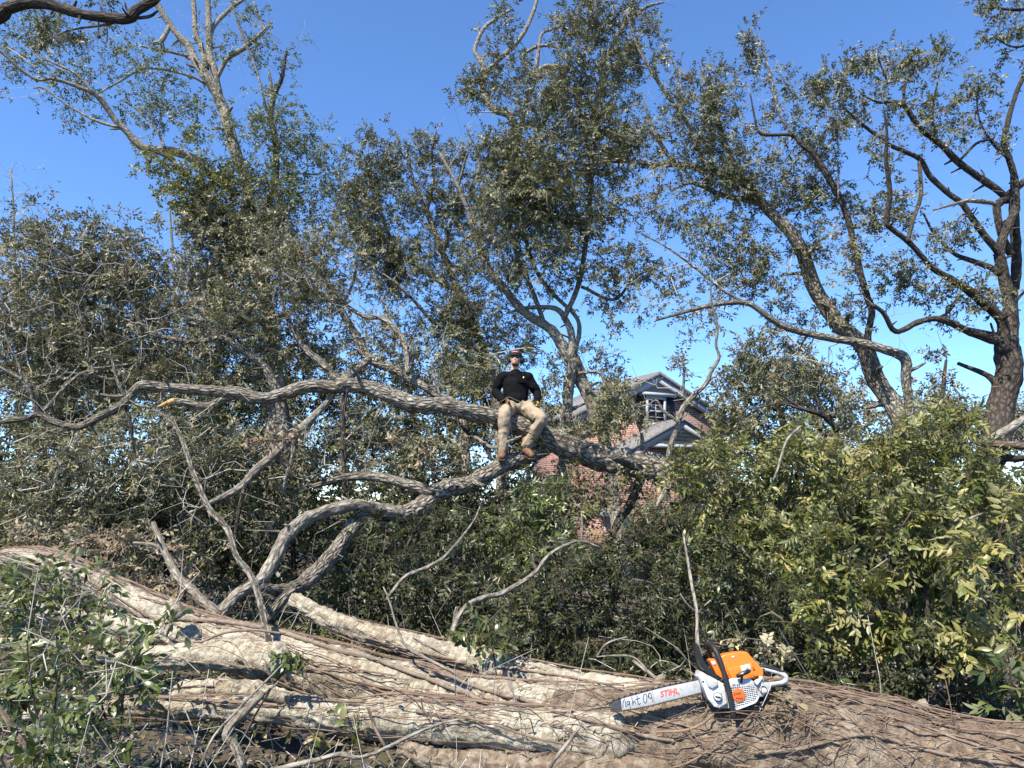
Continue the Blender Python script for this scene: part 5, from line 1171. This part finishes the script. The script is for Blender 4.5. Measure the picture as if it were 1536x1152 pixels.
t.limb([(1510, 302, 10), (1504, 293, 10), (1484, 277, 11), (1457, 257, 10), (1431, 237, 10), (1411, 217, 9), (1384, 197, 8), (1371, 180, 8), (1357, 160, 7), (1341, 153, 5), (1317, 153, 4), (1290, 140, 2)], Y + .3, Y - .4, bk='bark_dark')
t.limb([(1356, 160, 5), (1357, 130, 4), (1367, 113, 3), (1380, 85, 2)], Y - .3)
t.limb([(1330, 120, 3), (1318, 90, 2), (1317, 78, 2)], Y - .3)
t.limb([(1518, 383, 11), (1501, 350, 11), (1494, 313, 11), (1504, 300, 12), (1524, 283, 11), (1545, 268, 10)], Y + .3, bk='bark_dark')
t.limb([(1514, 500, 15), (1521, 455, 14), (1528, 415, 14), (1527, 383, 14), (1521, 333, 14), (1521, 293, 12)], Y + .6, Y + .4, bk='bark_dark')
t.limb([(1494, 307, 7), (1457, 303, 7), (1440, 305, 5), (1400, 315, 3)], Y, Y - .3, bk='bark_pale')
t.limb([(1500, 410, 10), (1487, 401, 9), (1457, 391, 8), (1430, 380, 6), (1400, 350, 4), (1385, 320, 3)], Y, Y + .5)
t.limb([(1515, 240, 4), (1490, 215, 4), (1470, 180, 3), (1465, 140, 2)], Y + .2)
t.limb([(1440, 240, 4), (1465, 215, 4), (1490, 208, 3)], Y)
t.limb([(1400, 205, 4), (1400, 160, 3), (1410, 110, 2)], Y)
t.limb([(1440, 442, 5), (1420, 470, 4), (1385, 480, 3)], Y - .3)
t.blobs([(1228, 140, 32, 32, 1.2), (1270, 118, 36, 30, .9), (1300, 92, 36, 22, .6), (1350, 95, 36, 30, 1.1), (1412, 82, 35, 18, .9), (1310, 150, 45, 35, .55), (1390, 155, 35, 45, .45), (1470, 150, 32, 50, .6), (1260, 190, 35, 18, .6), (1410, 200, 40, 35, .4),
         (1300, 320, 35, 28, .9), (1310, 240, 45, 28, .4), (1440, 440, 45, 40, .55), (1400, 360, 40, 35, .4), (1440, 350, 25, 25, .55), (1360, 330, 35, 45, .5), (1380, 430, 45, 35, .6), (1320, 400, 50, 45, .5), (1410, 520, 25, 20, .35), (1500, 200, 25, 35, .4), (1465, 460, 30, 25, .7), (1345, 400, 35, 35, .6)], Y - .2, D=.9, leafy=.93)
t.blobs([(1340, 180, 60, 40, .3), (1470, 190, 40, 60, .3)], Y, leafy=0)
t.grow((0.066, 0.03), (3, 7), 0.2, 0.0022)

t = Plant('overhanging_branch_tree', gbase(1700, 9.5), 'leafy oak branch hanging into the top right corner of the view', 'tree', 'bark_dark', 'twig_grey', 'leaf_oak', 37)
t.limb([(1760, py_ground(9.5), 50), (1740, 400, 40), (1680, 100, 24), (1620, 20, 14), (1570, 5, 8), (1530, 15, 5), (1490, 12, 3)], 9.5, name='trunk')
t.limb([(1600, 10, 6), (1550, 60, 4), (1520, 70, 3), (1490, 55, 2)], 9.5)
t.blobs([(1500, 10, 38, 22, 1), (1515, 55, 32, 28, 1.0), (1535, 92, 16, 18, 1), (1478, 12, 20, 12, .6), (1490, 52, 18, 10, .6)], 9.5, leafy=.95)
t.grow((0.058, 0.027), (3, 6), 0.18, 0.002)

# far trees closing the view
for j, (px, yy, bl, lab) in enumerate((
    (60, 22, [(60, 480, 110, 70, .7), (20, 400, 60, 60, .25), (150, 520, 110, 60, .8), (80, 600, 130, 70, 1.0), (60, 700, 130, 70, .9)], 'dark backing tree at the far left behind the toppled crown'),
    (330, 21, [(330, 560, 120, 60, .8), (260, 620, 120, 70, .9), (400, 640, 120, 80, .9), (330, 710, 140, 70, .9), (470, 560, 60, 50, .5)], 'dark backing tree behind the ivy wrapped trunk'),
    (620, 22, [(560, 620, 90, 60, .9), (680, 620, 80, 60, .9), (620, 700, 130, 70, .9), (700, 560, 50, 40, .6), (780, 640, 50, 60, .8)], 'dark backing tree directly behind the seated man'),
    (1170, 24, [(1150, 560, 55, 50, .8), (1210, 590, 70, 50, .8), (1280, 600, 60, 40, .5), (1180, 650, 120, 60, .9), (1110, 590, 30, 50, .7), (1090, 640, 40, 50, .9)], 'grey green backing tree right of the brick house'),
    (1420, 26, [(1400, 600, 60, 40, .5), (1450, 640, 80, 50, .8), (1530, 640, 50, 40, .7), (1350, 650, 80, 50, .8), (1420, 580, 30, 25, .4)], 'low backing tree line crown behind the spreading oak'))):
    t = Plant('background_tree', gbase(px, yy), lab, 'tree', 'bark_dark', 'twig_grey', 'leaf_oak' if j < 3 else 'leaf_oak_dull', 50 + j, 'trees closing the view')
    t.limb([(px, py_ground(yy), 16), (px + 5, 660, 12), (px - 5, 600, 8), (px, 540, 4)], yy, name='trunk')
    t.blobs(bl, yy, D=.7, dens=.4, leafy=.97)
    t.grow((0.16, 0.07), (3, 5), 0.44, 0.004, 0.5)
# ------------------------------------------------------------------ shrubs, sticks, litter
def shrub(name, label, base_px, Y, stems, bl, leafm, seed, leaf=(.09, .036), per=(3, 6), sub=.24, D=.8, dens=1.0, ones=0, one_mat=None, kind=0, leafy=.95, twig='twig_brown', six=True, pin=.75, cat='shrub', group=None, droop=.15, upb=.9, tone=(0, 1), bare=(), dy=0):
    t = Plant(name, gbase(base_px, Y), label, cat, 'bark_dark', twig, leafm, seed, group)
    for st in stems: t.limb(st, Y, name='stem', sides=7, sub=4)
    bl = [(b[0], b[1] + dy, *b[2:]) for b in bl]
    t.bare = 1.5; t.blobs(bl, Y, D=D, dens=dens * 1.7, leafy=leafy)
    if len(bare): t.blobs(bare, Y, D=D, leafy=0)
    return t.grow(leaf, per, sub, .002, .16, droop, six, ones, one_mat, kind, pin, upb, fol='foliage', tone=tone)

# dark undergrowth in the middle
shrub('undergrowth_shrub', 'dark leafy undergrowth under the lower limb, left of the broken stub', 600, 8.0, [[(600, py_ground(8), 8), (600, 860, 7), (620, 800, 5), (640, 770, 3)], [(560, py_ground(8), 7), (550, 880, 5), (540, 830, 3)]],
      [(600, 850, 80, 55, .8), (680, 830, 80, 55, .8), (560, 890, 60, 45, .7), (620, 910, 80, 40, .8), (700, 890, 70, 45, .8), (540, 810, 40, 35, .7), (480, 890, 50, 40, .6), (640, 790, 50, 30, .6)], 'leaf_shade', 71, (.062, .024), (3, 6), .2, bare=[(620, 850, 90, 80, .4)], ones=60, one_mat='leaf_gloss_one')
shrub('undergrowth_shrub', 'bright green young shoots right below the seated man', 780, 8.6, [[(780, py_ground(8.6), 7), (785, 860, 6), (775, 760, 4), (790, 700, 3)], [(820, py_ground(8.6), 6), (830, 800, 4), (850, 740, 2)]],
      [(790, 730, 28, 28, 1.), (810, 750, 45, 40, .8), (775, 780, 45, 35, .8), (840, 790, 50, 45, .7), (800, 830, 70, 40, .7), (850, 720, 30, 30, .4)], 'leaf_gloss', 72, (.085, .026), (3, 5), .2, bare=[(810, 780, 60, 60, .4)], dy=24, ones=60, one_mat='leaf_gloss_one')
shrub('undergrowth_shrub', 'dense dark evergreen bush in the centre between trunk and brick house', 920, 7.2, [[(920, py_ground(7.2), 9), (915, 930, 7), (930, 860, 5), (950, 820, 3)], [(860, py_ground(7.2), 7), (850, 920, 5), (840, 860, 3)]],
      [(870, 880, 80, 50, .9), (950, 850, 60, 50, .9), (930, 930, 90, 50, .9), (1010, 900, 50, 60, .9), (780, 900, 70, 50, .8), (990, 840, 40, 40, .7), (960, 800, 40, 40, .7), (880, 830, 50, 35, .7), (1010, 780, 25, 40, .6), (840, 950, 80, 35, .8), (960, 990, 70, 25, .7), (1030, 960, 45, 45, .8), (740, 950, 60, 25, .6)], 'leaf_shade', 73, (.055, .02), (3, 7), .18, bare=[(900, 960, 110, 40, .6), (980, 980, 50, 40, .5)], ones=60, one_mat='leaf_gloss_one')
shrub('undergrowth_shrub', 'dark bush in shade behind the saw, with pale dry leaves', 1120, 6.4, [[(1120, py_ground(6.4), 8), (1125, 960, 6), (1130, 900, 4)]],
      [(1110, 890, 60, 50, .9), (1180, 920, 60, 50, .9), (1110, 960, 50, 40, .8), (1190, 985, 60, 30, .9), (1060, 850, 40, 50, .8), (1230, 1000, 50, 25, .9)], 'leaf_shade', 74, (.06, .022), (3, 6), .18, bare=[(1150, 950, 80, 50, .4)], ones=60, one_mat='leaf_gloss_one')
# laurel shrubs on the right
shrub('laurel_shrub', 'laurel shrub with yellowing leaves over the cut limb end beside the house', 1110, 7.4, [[(1130, py_ground(7.4), 12), (1120, 880, 9), (1110, 780, 6), (1090, 710, 3)], [(1150, py_ground(7.4), 9), (1170, 820, 6), (1190, 700, 3)]],
      [(1060, 700, 45, 35, .7), (1090, 760, 70, 50, .8), (1150, 690, 70, 40, .7), (1130, 820, 80, 50, .8), (1200, 780, 60, 60, .8), (1060, 800, 45, 50, .7), (1230, 700, 60, 45, .7), (1100, 650, 40, 25, .5), (1020, 690, 20, 16, .7), (1030, 660, 25, 16, .4)], 'leaf_laurel', 75, (.074, .027), (3, 7), .25, dy=16, ones=220, one_mat='leaf_laurel_one')
shrub('laurel_shrub', 'tall laurel shrub hiding the foot of the leaning oak', 1330, 8.0, [[(1320, py_ground(8), 12), (1330, 800, 9), (1330, 700, 5), (1340, 640, 3)], [(1400, py_ground(8), 9), (1410, 780, 6), (1430, 690, 3)]],
      [(1280, 660, 60, 32, .7), (1350, 640, 60, 32, .8), (1420, 640, 55, 40, .7), (1300, 720, 80, 45, .8), (1390, 710, 70, 45, .7), (1460, 710, 50, 45, .6), (1250, 750, 60, 50, .7), (1200, 640, 45, 25, .5), (1390, 600, 50, 25, .6), (1510, 720, 40, 40, .8)], 'leaf_laurel', 76, (.074, .027), (3, 7), .25, dy=20, ones=150, one_mat='leaf_laurel_one', bare=[(1420, 720, 90, 50, .4), (1250, 660, 60, 40, .3)])
shrub('laurel_shrub', 'front laurel shrub with lime and tan leaves in the right foreground', 1370, 5.6, [[(1385, 1060, 13), (1383, 1000, 11), (1390, 950, 10), (1385, 880, 6), (1360, 820, 4)], [(1420, py_ground(5.6), 9), (1440, 960, 6), (1470, 860, 4)]],
      [(1300, 800, 70, 45, .7), (1390, 800, 80, 50, .7), (1330, 870, 90, 50, .8), (1270, 900, 60, 60, .8), (1430, 880, 70, 60, .8), (1300, 950, 80, 40, .7), (1400, 960, 60, 40, .6), (1240, 850, 40, 40, .7), (1350, 750, 70, 35, .5)], 'leaf_laurel', 77, (.070, .026), (3, 7), .22, ones=280, one_mat='leaf_laurel_one')
shrub('laurel_shrub', 'tan and yellow laurel sprays at the right edge, nearest of the laurels', 1510, 4.9, [[(1560, py_ground(4.9), 12), (1545, 980, 9), (1520, 880, 6), (1500, 800, 4)]],
      [(1500, 800, 50, 50, .5), (1510, 880, 55, 50, .7), (1480, 960, 50, 45, .6), (1530, 740, 40, 45, .5), (1520, 980, 40, 50, .6), (1445, 830, 40, 40, .35)], 'leaf_laurel', 78, (.080, .030), (2, 8), .25, ones=240, one_mat='leaf_laurel_one', tone=(.35, 1))
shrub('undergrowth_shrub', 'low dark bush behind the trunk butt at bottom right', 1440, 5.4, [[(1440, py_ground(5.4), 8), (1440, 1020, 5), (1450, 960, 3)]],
      [(1330, 1010, 50, 30, .8), (1430, 1010, 70, 45, .7), (1500, 1030, 50, 45, .8), (1270, 1020, 50, 22, .8), (1400, 960, 80, 40, .8)], 'leaf_shade', 79, (.06, .024), (3, 6), .18, bare=[(1400, 1030, 120, 30, .5)], ones=60, one_mat='leaf_gloss_one')
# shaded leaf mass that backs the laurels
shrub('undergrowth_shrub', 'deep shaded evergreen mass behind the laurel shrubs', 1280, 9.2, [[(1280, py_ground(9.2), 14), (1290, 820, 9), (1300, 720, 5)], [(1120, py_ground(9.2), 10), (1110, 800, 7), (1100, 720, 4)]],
      [(1100, 760, 90, 70, .7), (1230, 760, 100, 80, .7), (1380, 760, 100, 80, .7), (1500, 780, 80, 80, .7), (1150, 850, 110, 60, .7), (1300, 850, 110, 60, .7), (1450, 850, 110, 60, .7), (1040, 850, 60, 60, .6)], 'leaf_shade', 80, (.09, .038), (3, 4), .24, six=False)
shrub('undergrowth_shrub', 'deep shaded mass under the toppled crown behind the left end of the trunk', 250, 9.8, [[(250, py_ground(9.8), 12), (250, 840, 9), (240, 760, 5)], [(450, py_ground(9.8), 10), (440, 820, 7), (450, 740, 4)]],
      [(60, 810, 100, 55, .8), (180, 800, 100, 60, .8), (320, 820, 100, 60, .8), (440, 820, 90, 70, .8), (560, 800, 80, 70, .8), (680, 780, 80, 70, .8), (780, 800, 70, 80, .7), (400, 730, 90, 50, .7), (250, 740, 100, 50, .7)], 'leaf_shade', 81, (.085, .034), (3, 4), .24, six=False)
# left foreground plants
for j, (bp, yy, bl, lab) in enumerate((
    (60, 4.2, [(30, 860, 45, 40, 1.0), (85, 865, 50, 35, .7), (40, 940, 60, 45, 1.0), (110, 930, 60, 40, .8), (170, 900, 40, 40, .35)], 'glossy broadleaf sprig in front of the far left trunk end'),
    (170, 3.8, [(110, 990, 75, 40, 1.1), (190, 1000, 55, 45, .7), (60, 1030, 60, 45, 1.0), (150, 1060, 80, 35, .8), (225, 970, 30, 40, .4), (235, 1040, 20, 40, .3)], 'glossy broadleaf sprig low at the left, in front of the lower stems'),
    (70, 3.3, [(60, 1100, 60, 40, .8), (130, 1110, 60, 35, .8), (20, 1130, 40, 30, .8), (200, 1120, 45, 30, .6)], 'glossy broadleaf sprig in the bottom left corner'))):
    n = shrub('broadleaf_sprig', lab, bp, yy, [[(bp, py_ground(yy) + 10, 5), (bp + 10, 1080 - 60 * (j == 0), 4), (bp + 25, 1000 - 60 * (j == 0), 3), (bp + 60, 930 + 40 * j, 2)], [(bp + 40, py_ground(yy), 4), (bp - 20, 1050, 3), (bp - 30, 960, 2)]],
          bl, 'leaf_gloss', 90 + j, (.058, .025), (3, 4), .15, D=.7, dens=1.25, ones=290, one_mat='leaf_gloss_one', twig='twig_grey', pin=.6, bare=[(120, 1000, 120, 110, .5)])
shrub('broadleaf_sprig', 'small green sprig hanging over the middle of the trunk', 425, 4.0, [[(355, 1130, 4), (390, 1060, 3), (430, 1000, 2), (447, 985, 1.5)]], [(440, 998, 14, 10, 1.5), (455, 985, 10, 8, 1.2), (425, 985, 8, 8, .6)], 'leaf_gloss', 95, (.05, .022), (2, 4), .07, D=.6, ones=24, one_mat='leaf_gloss_one', pin=.5)
shrub('broadleaf_sprig', 'leafy green sprig in front of the rear stem at the middle', 720, 5.0, [[(760, py_ground(5), 4), (740, 980, 3), (735, 930, 2)]], [(715, 935, 30, 22, .8), (745, 970, 35, 25, .8), (690, 940, 14, 14, .6), (760, 945, 25, 20, .5)], 'leaf_fresh', 96, (.06, .028), (2, 5), .13, D=.6, ones=70, one_mat='leaf_gloss_one')
shrub('broadleaf_sprig', 'low leafy sprig in the dark gap between the front and rear stems', 640, 5.2, [[(640, py_ground(5.2), 4), (650, 1010, 3), (640, 985, 2)]], [(590, 1000, 40, 14, .8), (660, 1020, 50, 18, .8), (720, 1040, 40, 12, .8)], 'leaf_gloss', 97, (.055, .026), (2, 5), .12, D=.6, ones=50, one_mat='leaf_gloss_one')
shrub('broadleaf_sprig', 'wilted green and brown sprig below the front stem at bottom left', 500, 3.9, [[(430, 1160, 4), (470, 1110, 3), (520, 1095, 2)]], [(470, 1105, 35, 18, .7), (520, 1100, 35, 16, .7), (440, 1120, 25, 18, .6)], 'leaf_dead', 98, (.06, .028), (2, 5), .12, D=.5, ones=60, one_mat='leaf_gloss_one')
shrub('dry_leaf_bush', 'bush of pale dead leaves just right of the saw top cover', 1140, 5.2, [[(1150, py_ground(5.2), 4), (1148, 1000, 3), (1142, 960, 2)]], [(1142, 965, 25, 18, 1.), (1160, 985, 18, 22, .6), (1120, 955, 20, 10, .5)], 'leaf_pale', 99, (.05, .026), (2, 5), .12, D=.6, ones=40, one_mat='leaf_pale')
shrub('green_weed', 'small green weed at the bottom right edge behind the trunk', 1520, 4.6, [[(1530, py_ground(4.6), 4), (1518, 1050, 3), (1515, 1000, 2)]], [(1510, 1050, 25, 18, 1.), (1530, 1030, 20, 22, .8), (1500, 1010, 14, 16, .6)], 'leaf_fresh', 100, (.09, .03), (2, 4), .13, D=.6, ones=50, one_mat='leaf_gloss_one')
# dead brown leaf heap above the trunk's left end
shrub('dry_leaf_bush', 'heap of brown dead leaves and twigs over the far left trunk end', 180, 7.6, [[(200, py_ground(7.6), 6), (190, 880, 5), (170, 830, 3)]], [(110, 815, 60, 22, .9), (190, 835, 70, 30, .9), (250, 850, 50, 28, .7), (60, 800, 50, 20, .7), (150, 800, 60, 16, .6)], 'leaf_dead', 101, (.06, .026), (3, 5), .16, D=.8, twig='twig_grey', bare=[(180, 840, 110, 40, .7)])
shrub('dry_leaf_bush', 'brown dead leaf clump hanging left of the lower branches', 430, 8.6, [[(440, 720, 4), (430, 690, 3), (410, 660, 2)]], [(405, 655, 30, 14, .9), (440, 640, 20, 10, .6), (660, 690, 25, 14, .6), (600, 650, 20, 16, .5)], 'leaf_dead', 102, (.06, .028), (3, 5), .14, D=.7)

# loose sticks and branches, each one its own thing
def stick(label, pts, Y0, Y1=None, mat='bark_pale', name='broken_branch', sides=9, jag=True, forks=()):
    t = Plant(name, P(pts[0][0], pts[0][1], Y0), label, 'branch', mat, 'twig_grey', 'leaf_oak', abs(hash(label)) % 1 + len(label) + int(pts[0][0]))
    t.limb(pts, Y0, Y1, name='stem', sides=sides, jag=jag, amp=.14, wob=.5)
    for f in forks: t.limb(f, Y1 if Y1 else Y0, name='fork', sides=7, jag=jag, amp=.12)
    return t
stick('long broken branch leaning from the trunk up to the main limb', [(405, 968, 11), (401, 945, 10), (390, 901, 10), (377, 868, 10), (353, 835, 9), (340, 795, 9), (317, 768, 9), (313, 761, 8), (297, 724, 8), (288, 701, 8), (277, 667, 7), (263, 637, 6), (245, 622, 4), (233, 616, 3)], 5.2, 7.2, 'bark_oak')
stick('crooked pale branch left of the long leaning branch', [(330, 922, 13), (307, 901, 14), (287, 881, 14), (267, 865, 13), (250, 835, 11), (240, 811, 9), (230, 785, 7)], 6.6, 7.2, forks=[[(243, 825, 8), (230, 818, 7), (200, 815, 5)]])
stick('curved pale sapling stem rising from the rear stem', [(675, 968, 9), (682, 935, 8), (699, 908, 8), (725, 896, 8), (752, 890, 8), (779, 875, 7), (805, 856, 6), (819, 836, 6), (839, 821, 5), (872, 811, 4), (900, 822, 4)], 5.6, 6.6, forks=[[(682, 937, 7), (684, 922, 7), (686, 910, 5)], [(805, 856, 4), (800, 840, 3), (799, 830, 2)], [(872, 811, 3), (874, 790, 3), (872, 770, 2)]])
stick('grey branch slanting up in the dark undergrowth under the lower limb', [(580, 900, 5), (589, 888, 5), (609, 865, 6), (642, 851, 6), (672, 831, 5), (709, 785, 3), (720, 760, 2)], 7.0, 7.4)
stick('thin upright grey stem directly behind the saw', [(1052, 985, 6), (1046, 960, 6), (1045, 920, 5), (1038, 880, 5), (1032, 840, 4), (1025, 800, 3)], 4.6, 5.4, forks=[[(1045, 922, 3), (1055, 910, 2), (1066, 900, 2)], [(1044, 918, 3), (1030, 905, 2), (1020, 890, 2)]])
stick('pale lichened limb lying over the front stem at bottom left', [(372, 1165, 13), (357, 1120, 13), (343, 1104, 14), (352, 1085, 14), (372, 1065, 13), (390, 1046, 11), (398, 1038, 9)], 3.75, 3.85, forks=[[(393, 1044, 5), (410, 1030, 3), (418, 1022, 2)], [(391, 1046, 5), (386, 1034, 4), (383, 1028, 2)]])
stick('forked whitish branch along the bottom edge left of centre', [(400, 1158, 8), (440, 1148, 8), (480, 1138, 7), (512, 1130, 8), (540, 1135, 6), (580, 1120, 6), (620, 1100, 5), (660, 1085, 4), (690, 1078, 3)], 3.5, 3.6, forks=[[(513, 1131, 7), (516, 1123, 5), (519, 1116, 3)], [(540, 1136, 6), (543, 1150, 6), (546, 1160, 5)], [(560, 1138, 4), (575, 1150, 3), (590, 1160, 3)]])
stick('thin brown stick hanging down the front of the trunk at centre left', [(552, 1062, 4), (562, 1090, 5), (572, 1110, 5), (585, 1135, 5), (596, 1155, 5)], 3.75, 3.6, 'bark_red')
stick('brown stick propped across the bottom of the trunk at centre', [(818, 1160, 6), (835, 1135, 6), (855, 1110, 6), (868, 1092, 4)], 3.45, 3.55)
stick('thin branch slanting from the trunk up to the left at centre', [(700, 1020, 5), (670, 1003, 5), (640, 988, 5), (610, 970, 4), (595, 940, 3), (585, 905, 3), (575, 880, 2)], 4.6, 5.2)
stick('dark brown stick in the bottom left corner', [(52, 1145, 9), (40, 1125, 8), (20, 1095, 8), (0, 1065, 7), (-15, 1045, 6)], 3.2, 3.3, 'bark_red')
stick('long thin switch rising at the bottom left', [(300, 1150, 4), (320, 1105, 4), (360, 1060, 4), (400, 1020, 3), (425, 995, 2)], 3.5, 3.9)
stick('pale thin switch by the lower stem at bottom left', [(160, 1160, 4), (178, 1120, 4), (195, 1085, 3), (190, 1050, 2)], 3.4, 3.5, forks=[[(178, 1118, 3), (205, 1105, 3), (222, 1085, 2)]])
stick('thin switch crossing the bottom left leaves', [(60, 1035, 3), (120, 1045, 3), (200, 1030, 3), (240, 1010, 2)], 3.6, 3.7)
stick('short sawn stick lying behind the saw bar', [(995, 1026, 5), (970, 1005, 5), (950, 990, 5)], 4.5, 4.8)
stick('pale twig behind the saw bar with a raised fork', [(1000, 1035, 4), (975, 1010, 4), (950, 985, 3), (920, 983, 3), (895, 985, 2)], 4.6, 5.0, forks=[[(895, 985, 3), (910, 965, 3), (940, 955, 2)]])
stick('grey fallen pole leaning against the right hand oak trunk', [(1550, 622, 14), (1520, 640, 13), (1490, 657, 12), (1470, 672, 9)], 9.6, 9.8)
stick('weathered split branch lying level at the right edge', [(1560, 672, 12), (1510, 667, 12), (1470, 662, 11), (1455, 660, 6)], 9.0, 9.3, 'bark_red')
stick('thin grey branch among the front laurel leaves', [(1300, 860, 2), (1350, 828, 3), (1400, 805, 3.5), (1440, 785, 3.5), (1475, 770, 3)], 5.4, 5.7)
stick('dark curved limb poking out of the laurel shrubs', [(1255, 645, 10), (1240, 628, 8), (1225, 620, 7), (1200, 612, 6), (1180, 598, 4), (1165, 590, 3)], 9.0, 8.8, 'bark_dark', forks=[[(1240, 628, 4), (1230, 610, 3), (1222, 590, 3)], [(1205, 615, 4), (1170, 605, 3), (1140, 612, 3)]])
stick('pale thin branch curving over the shrub beside the house', [(1160, 720, 3), (1170, 690, 4), (1180, 660, 4), (1200, 640, 4)], 7.0, 7.2)
# twigs and dead leaves heaped round the saw
rg = np.random.default_rng(8); parts = []
for k in range(170):
    px = rg.normal(1150, 60) if k < 90 else rg.uniform(540, 1500); py = rg.normal(1065, 14) if k < 90 else rg.uniform(1030, 1150)
    a = onlog(px, py, .008)
    if a is None: continue
    d = unit(rg.normal(size=3) * (1, .6, .25)); ln = rg.uniform(.04, .2)
    p = np.array([a - d * ln / 2, a + (0, 0, .008), a + d * ln / 2 + (0, 0, rg.uniform(-.01, .03))])
    V, fs, uv = tube(catmull(p, 3), np.full(7, rg.uniform(.0012, .003)), 4, 0, 1, 0, caps=False); parts.append((V, fs))
V, fs, _ = merge(parts)
o = add('twig_litter', V, fs, M['vine']); o['kind'] = 'stuff'; o['label'] = 'loose dry twigs scattered on the trunk round the saw'; o['category'] = 'twigs'
dl = unit_leaf('dry_leaf', M['leaf_pale'], 1); LM = NT('leaf_dry_one')
k0 = 0
for k in range(60):
    px, py = rg.normal(1172, 14), rg.normal(1045, 14)
    if k > 34: px, py = rg.uniform(560, 1480), rg.uniform(1040, 1140)
    a = onlog(px, py, .012)
    if a is None: continue
    o = bpy.data.objects.new('dry_leaf', dl); COL.objects.link(o); o.location = a; s_ = rg.uniform(.03, .055); o.scale = (s_, s_ * .5, s_)
    o.rotation_euler = rg.uniform(-.9, .9), rg.uniform(-.7, .5), rg.uniform(0, 6.28)
    tag(o, 'curled pale dry leaf in the heap right of the saw handle' if k <= 34 else 'single pale dry leaf lying on the vine covered trunk', 'leaf', 'dry leaves heaped by the saw' if k <= 34 else 'dry leaves scattered on the trunk')
# leaf litter on the ground
n = 10000; gp_ = np.stack((rg.uniform(-7, 7, n), rg.uniform(3.0, 11, n), rg.uniform(-.02, .09, n)), -1)
V, fs, k = leaf_geo(gp_, rg.normal(size=(n, 3)) * (1, 1, .3), rg.normal(size=(n, 3)) * .6 + (0, 0, 1), rg.uniform(.04, .08, n), rg.uniform(.018, .035, n), False, rg)
o = add('leaf_litter', V, fs, M['leaf_dead'], None, False, None, np.repeat(rg.uniform(0, .9, n), k)); o['kind'] = 'stuff'; o['label'] = 'brown fallen leaves covering the ground'; o['category'] = 'leaves'

# low ground cover that hides the soil, and the far wood that closes the horizon
def mass(name, label, xr, yr, hf, n, leaf, mat, seed, cat, twigs=0, tw='twig_grey'):
    r_ = np.random.default_rng(seed)
    x = r_.uniform(*xr, n); y = r_.uniform(*yr, n) if yr[1] / yr[0] < 3 else yr[0] * (yr[1] / yr[0]) ** r_.uniform(0, 1, n)
    h = hf(x, y) * (0.55 + 0.6 * vnoise(np.stack((x * 1.1, y * 1.1, x * 0), -1), seed))
    h = np.maximum(h, .06); z = h * r_.uniform(0, 1, n) ** .6
    p = np.stack((x, y, z), -1)
    V, fs, k = leaf_geo(p, r_.normal(size=(n, 3)) * (1, 1, .6), r_.normal(size=(n, 3)) * .7 + (0, -.3, .8), r_.uniform(.65, 1.2, n) * leaf[0], r_.uniform(.65, 1.2, n) * leaf[1], False, r_)
    tn = np.clip(.5 * r_.uniform(0, 1, n) + .3 + .4 * vnoise(p * 1.5, seed + 1), 0, 1)
    o = add(name, V, fs, M[mat], None, False, None, np.repeat(tn, k)); o['kind'] = 'stuff'; o['label'] = label; o['category'] = cat
    if twigs:
        parts = []
        for k in range(twigs):
            i_ = r_.integers(0, n); a = p[i_] * (1, 1, .3); d = unit(r_.normal(size=3) * (1, .7, .7) + (0, 0, .5)); ln = r_.uniform(.2, .8)
            q = np.array([a, a + d * ln * .5 + r_.normal(size=3) * .09, a + d * ln + r_.normal(size=3) * .12]); V, fs, uv = tube(catmull(q, 3), np.linspace(1, .5, 7) * r_.uniform(.002, .006), 4, 0, 1, 0, caps=False); parts.append((V, fs))
        V, fs, _ = merge(parts); o2 = add('dead_twigs', V, fs, M[tw]); o2['kind'] = 'stuff'; o2['label'] = 'dead grey twigs poking out of the ' + cat; o2['category'] = 'twigs'
mass('ground_cover', 'low dark leafy ground cover behind the fallen trunk', (-7, 6.5), (5.0, 12.0), lambda x, y: .30 + .05 * (y - 5), 32000, (.07, .03), 'leaf_shade', 201, 'ground cover', 900)
mass('ground_cover', 'ground cover and debris in front of the trunk at bottom left', (-3.6, .4), (2.9, 4.6), lambda x, y: .20 + 0 * x, 15000, (.055, .025), 'leaf_shade', 203, 'low plants', 380, 'twig_grey')
mass('far_wood', 'far dark wood closing the horizon', (-48, 50), (32, 40), lambda x, y: 3.6 + 0 * x, 24000, (.46, .27), 'leaf_oak', 202, 'wood')
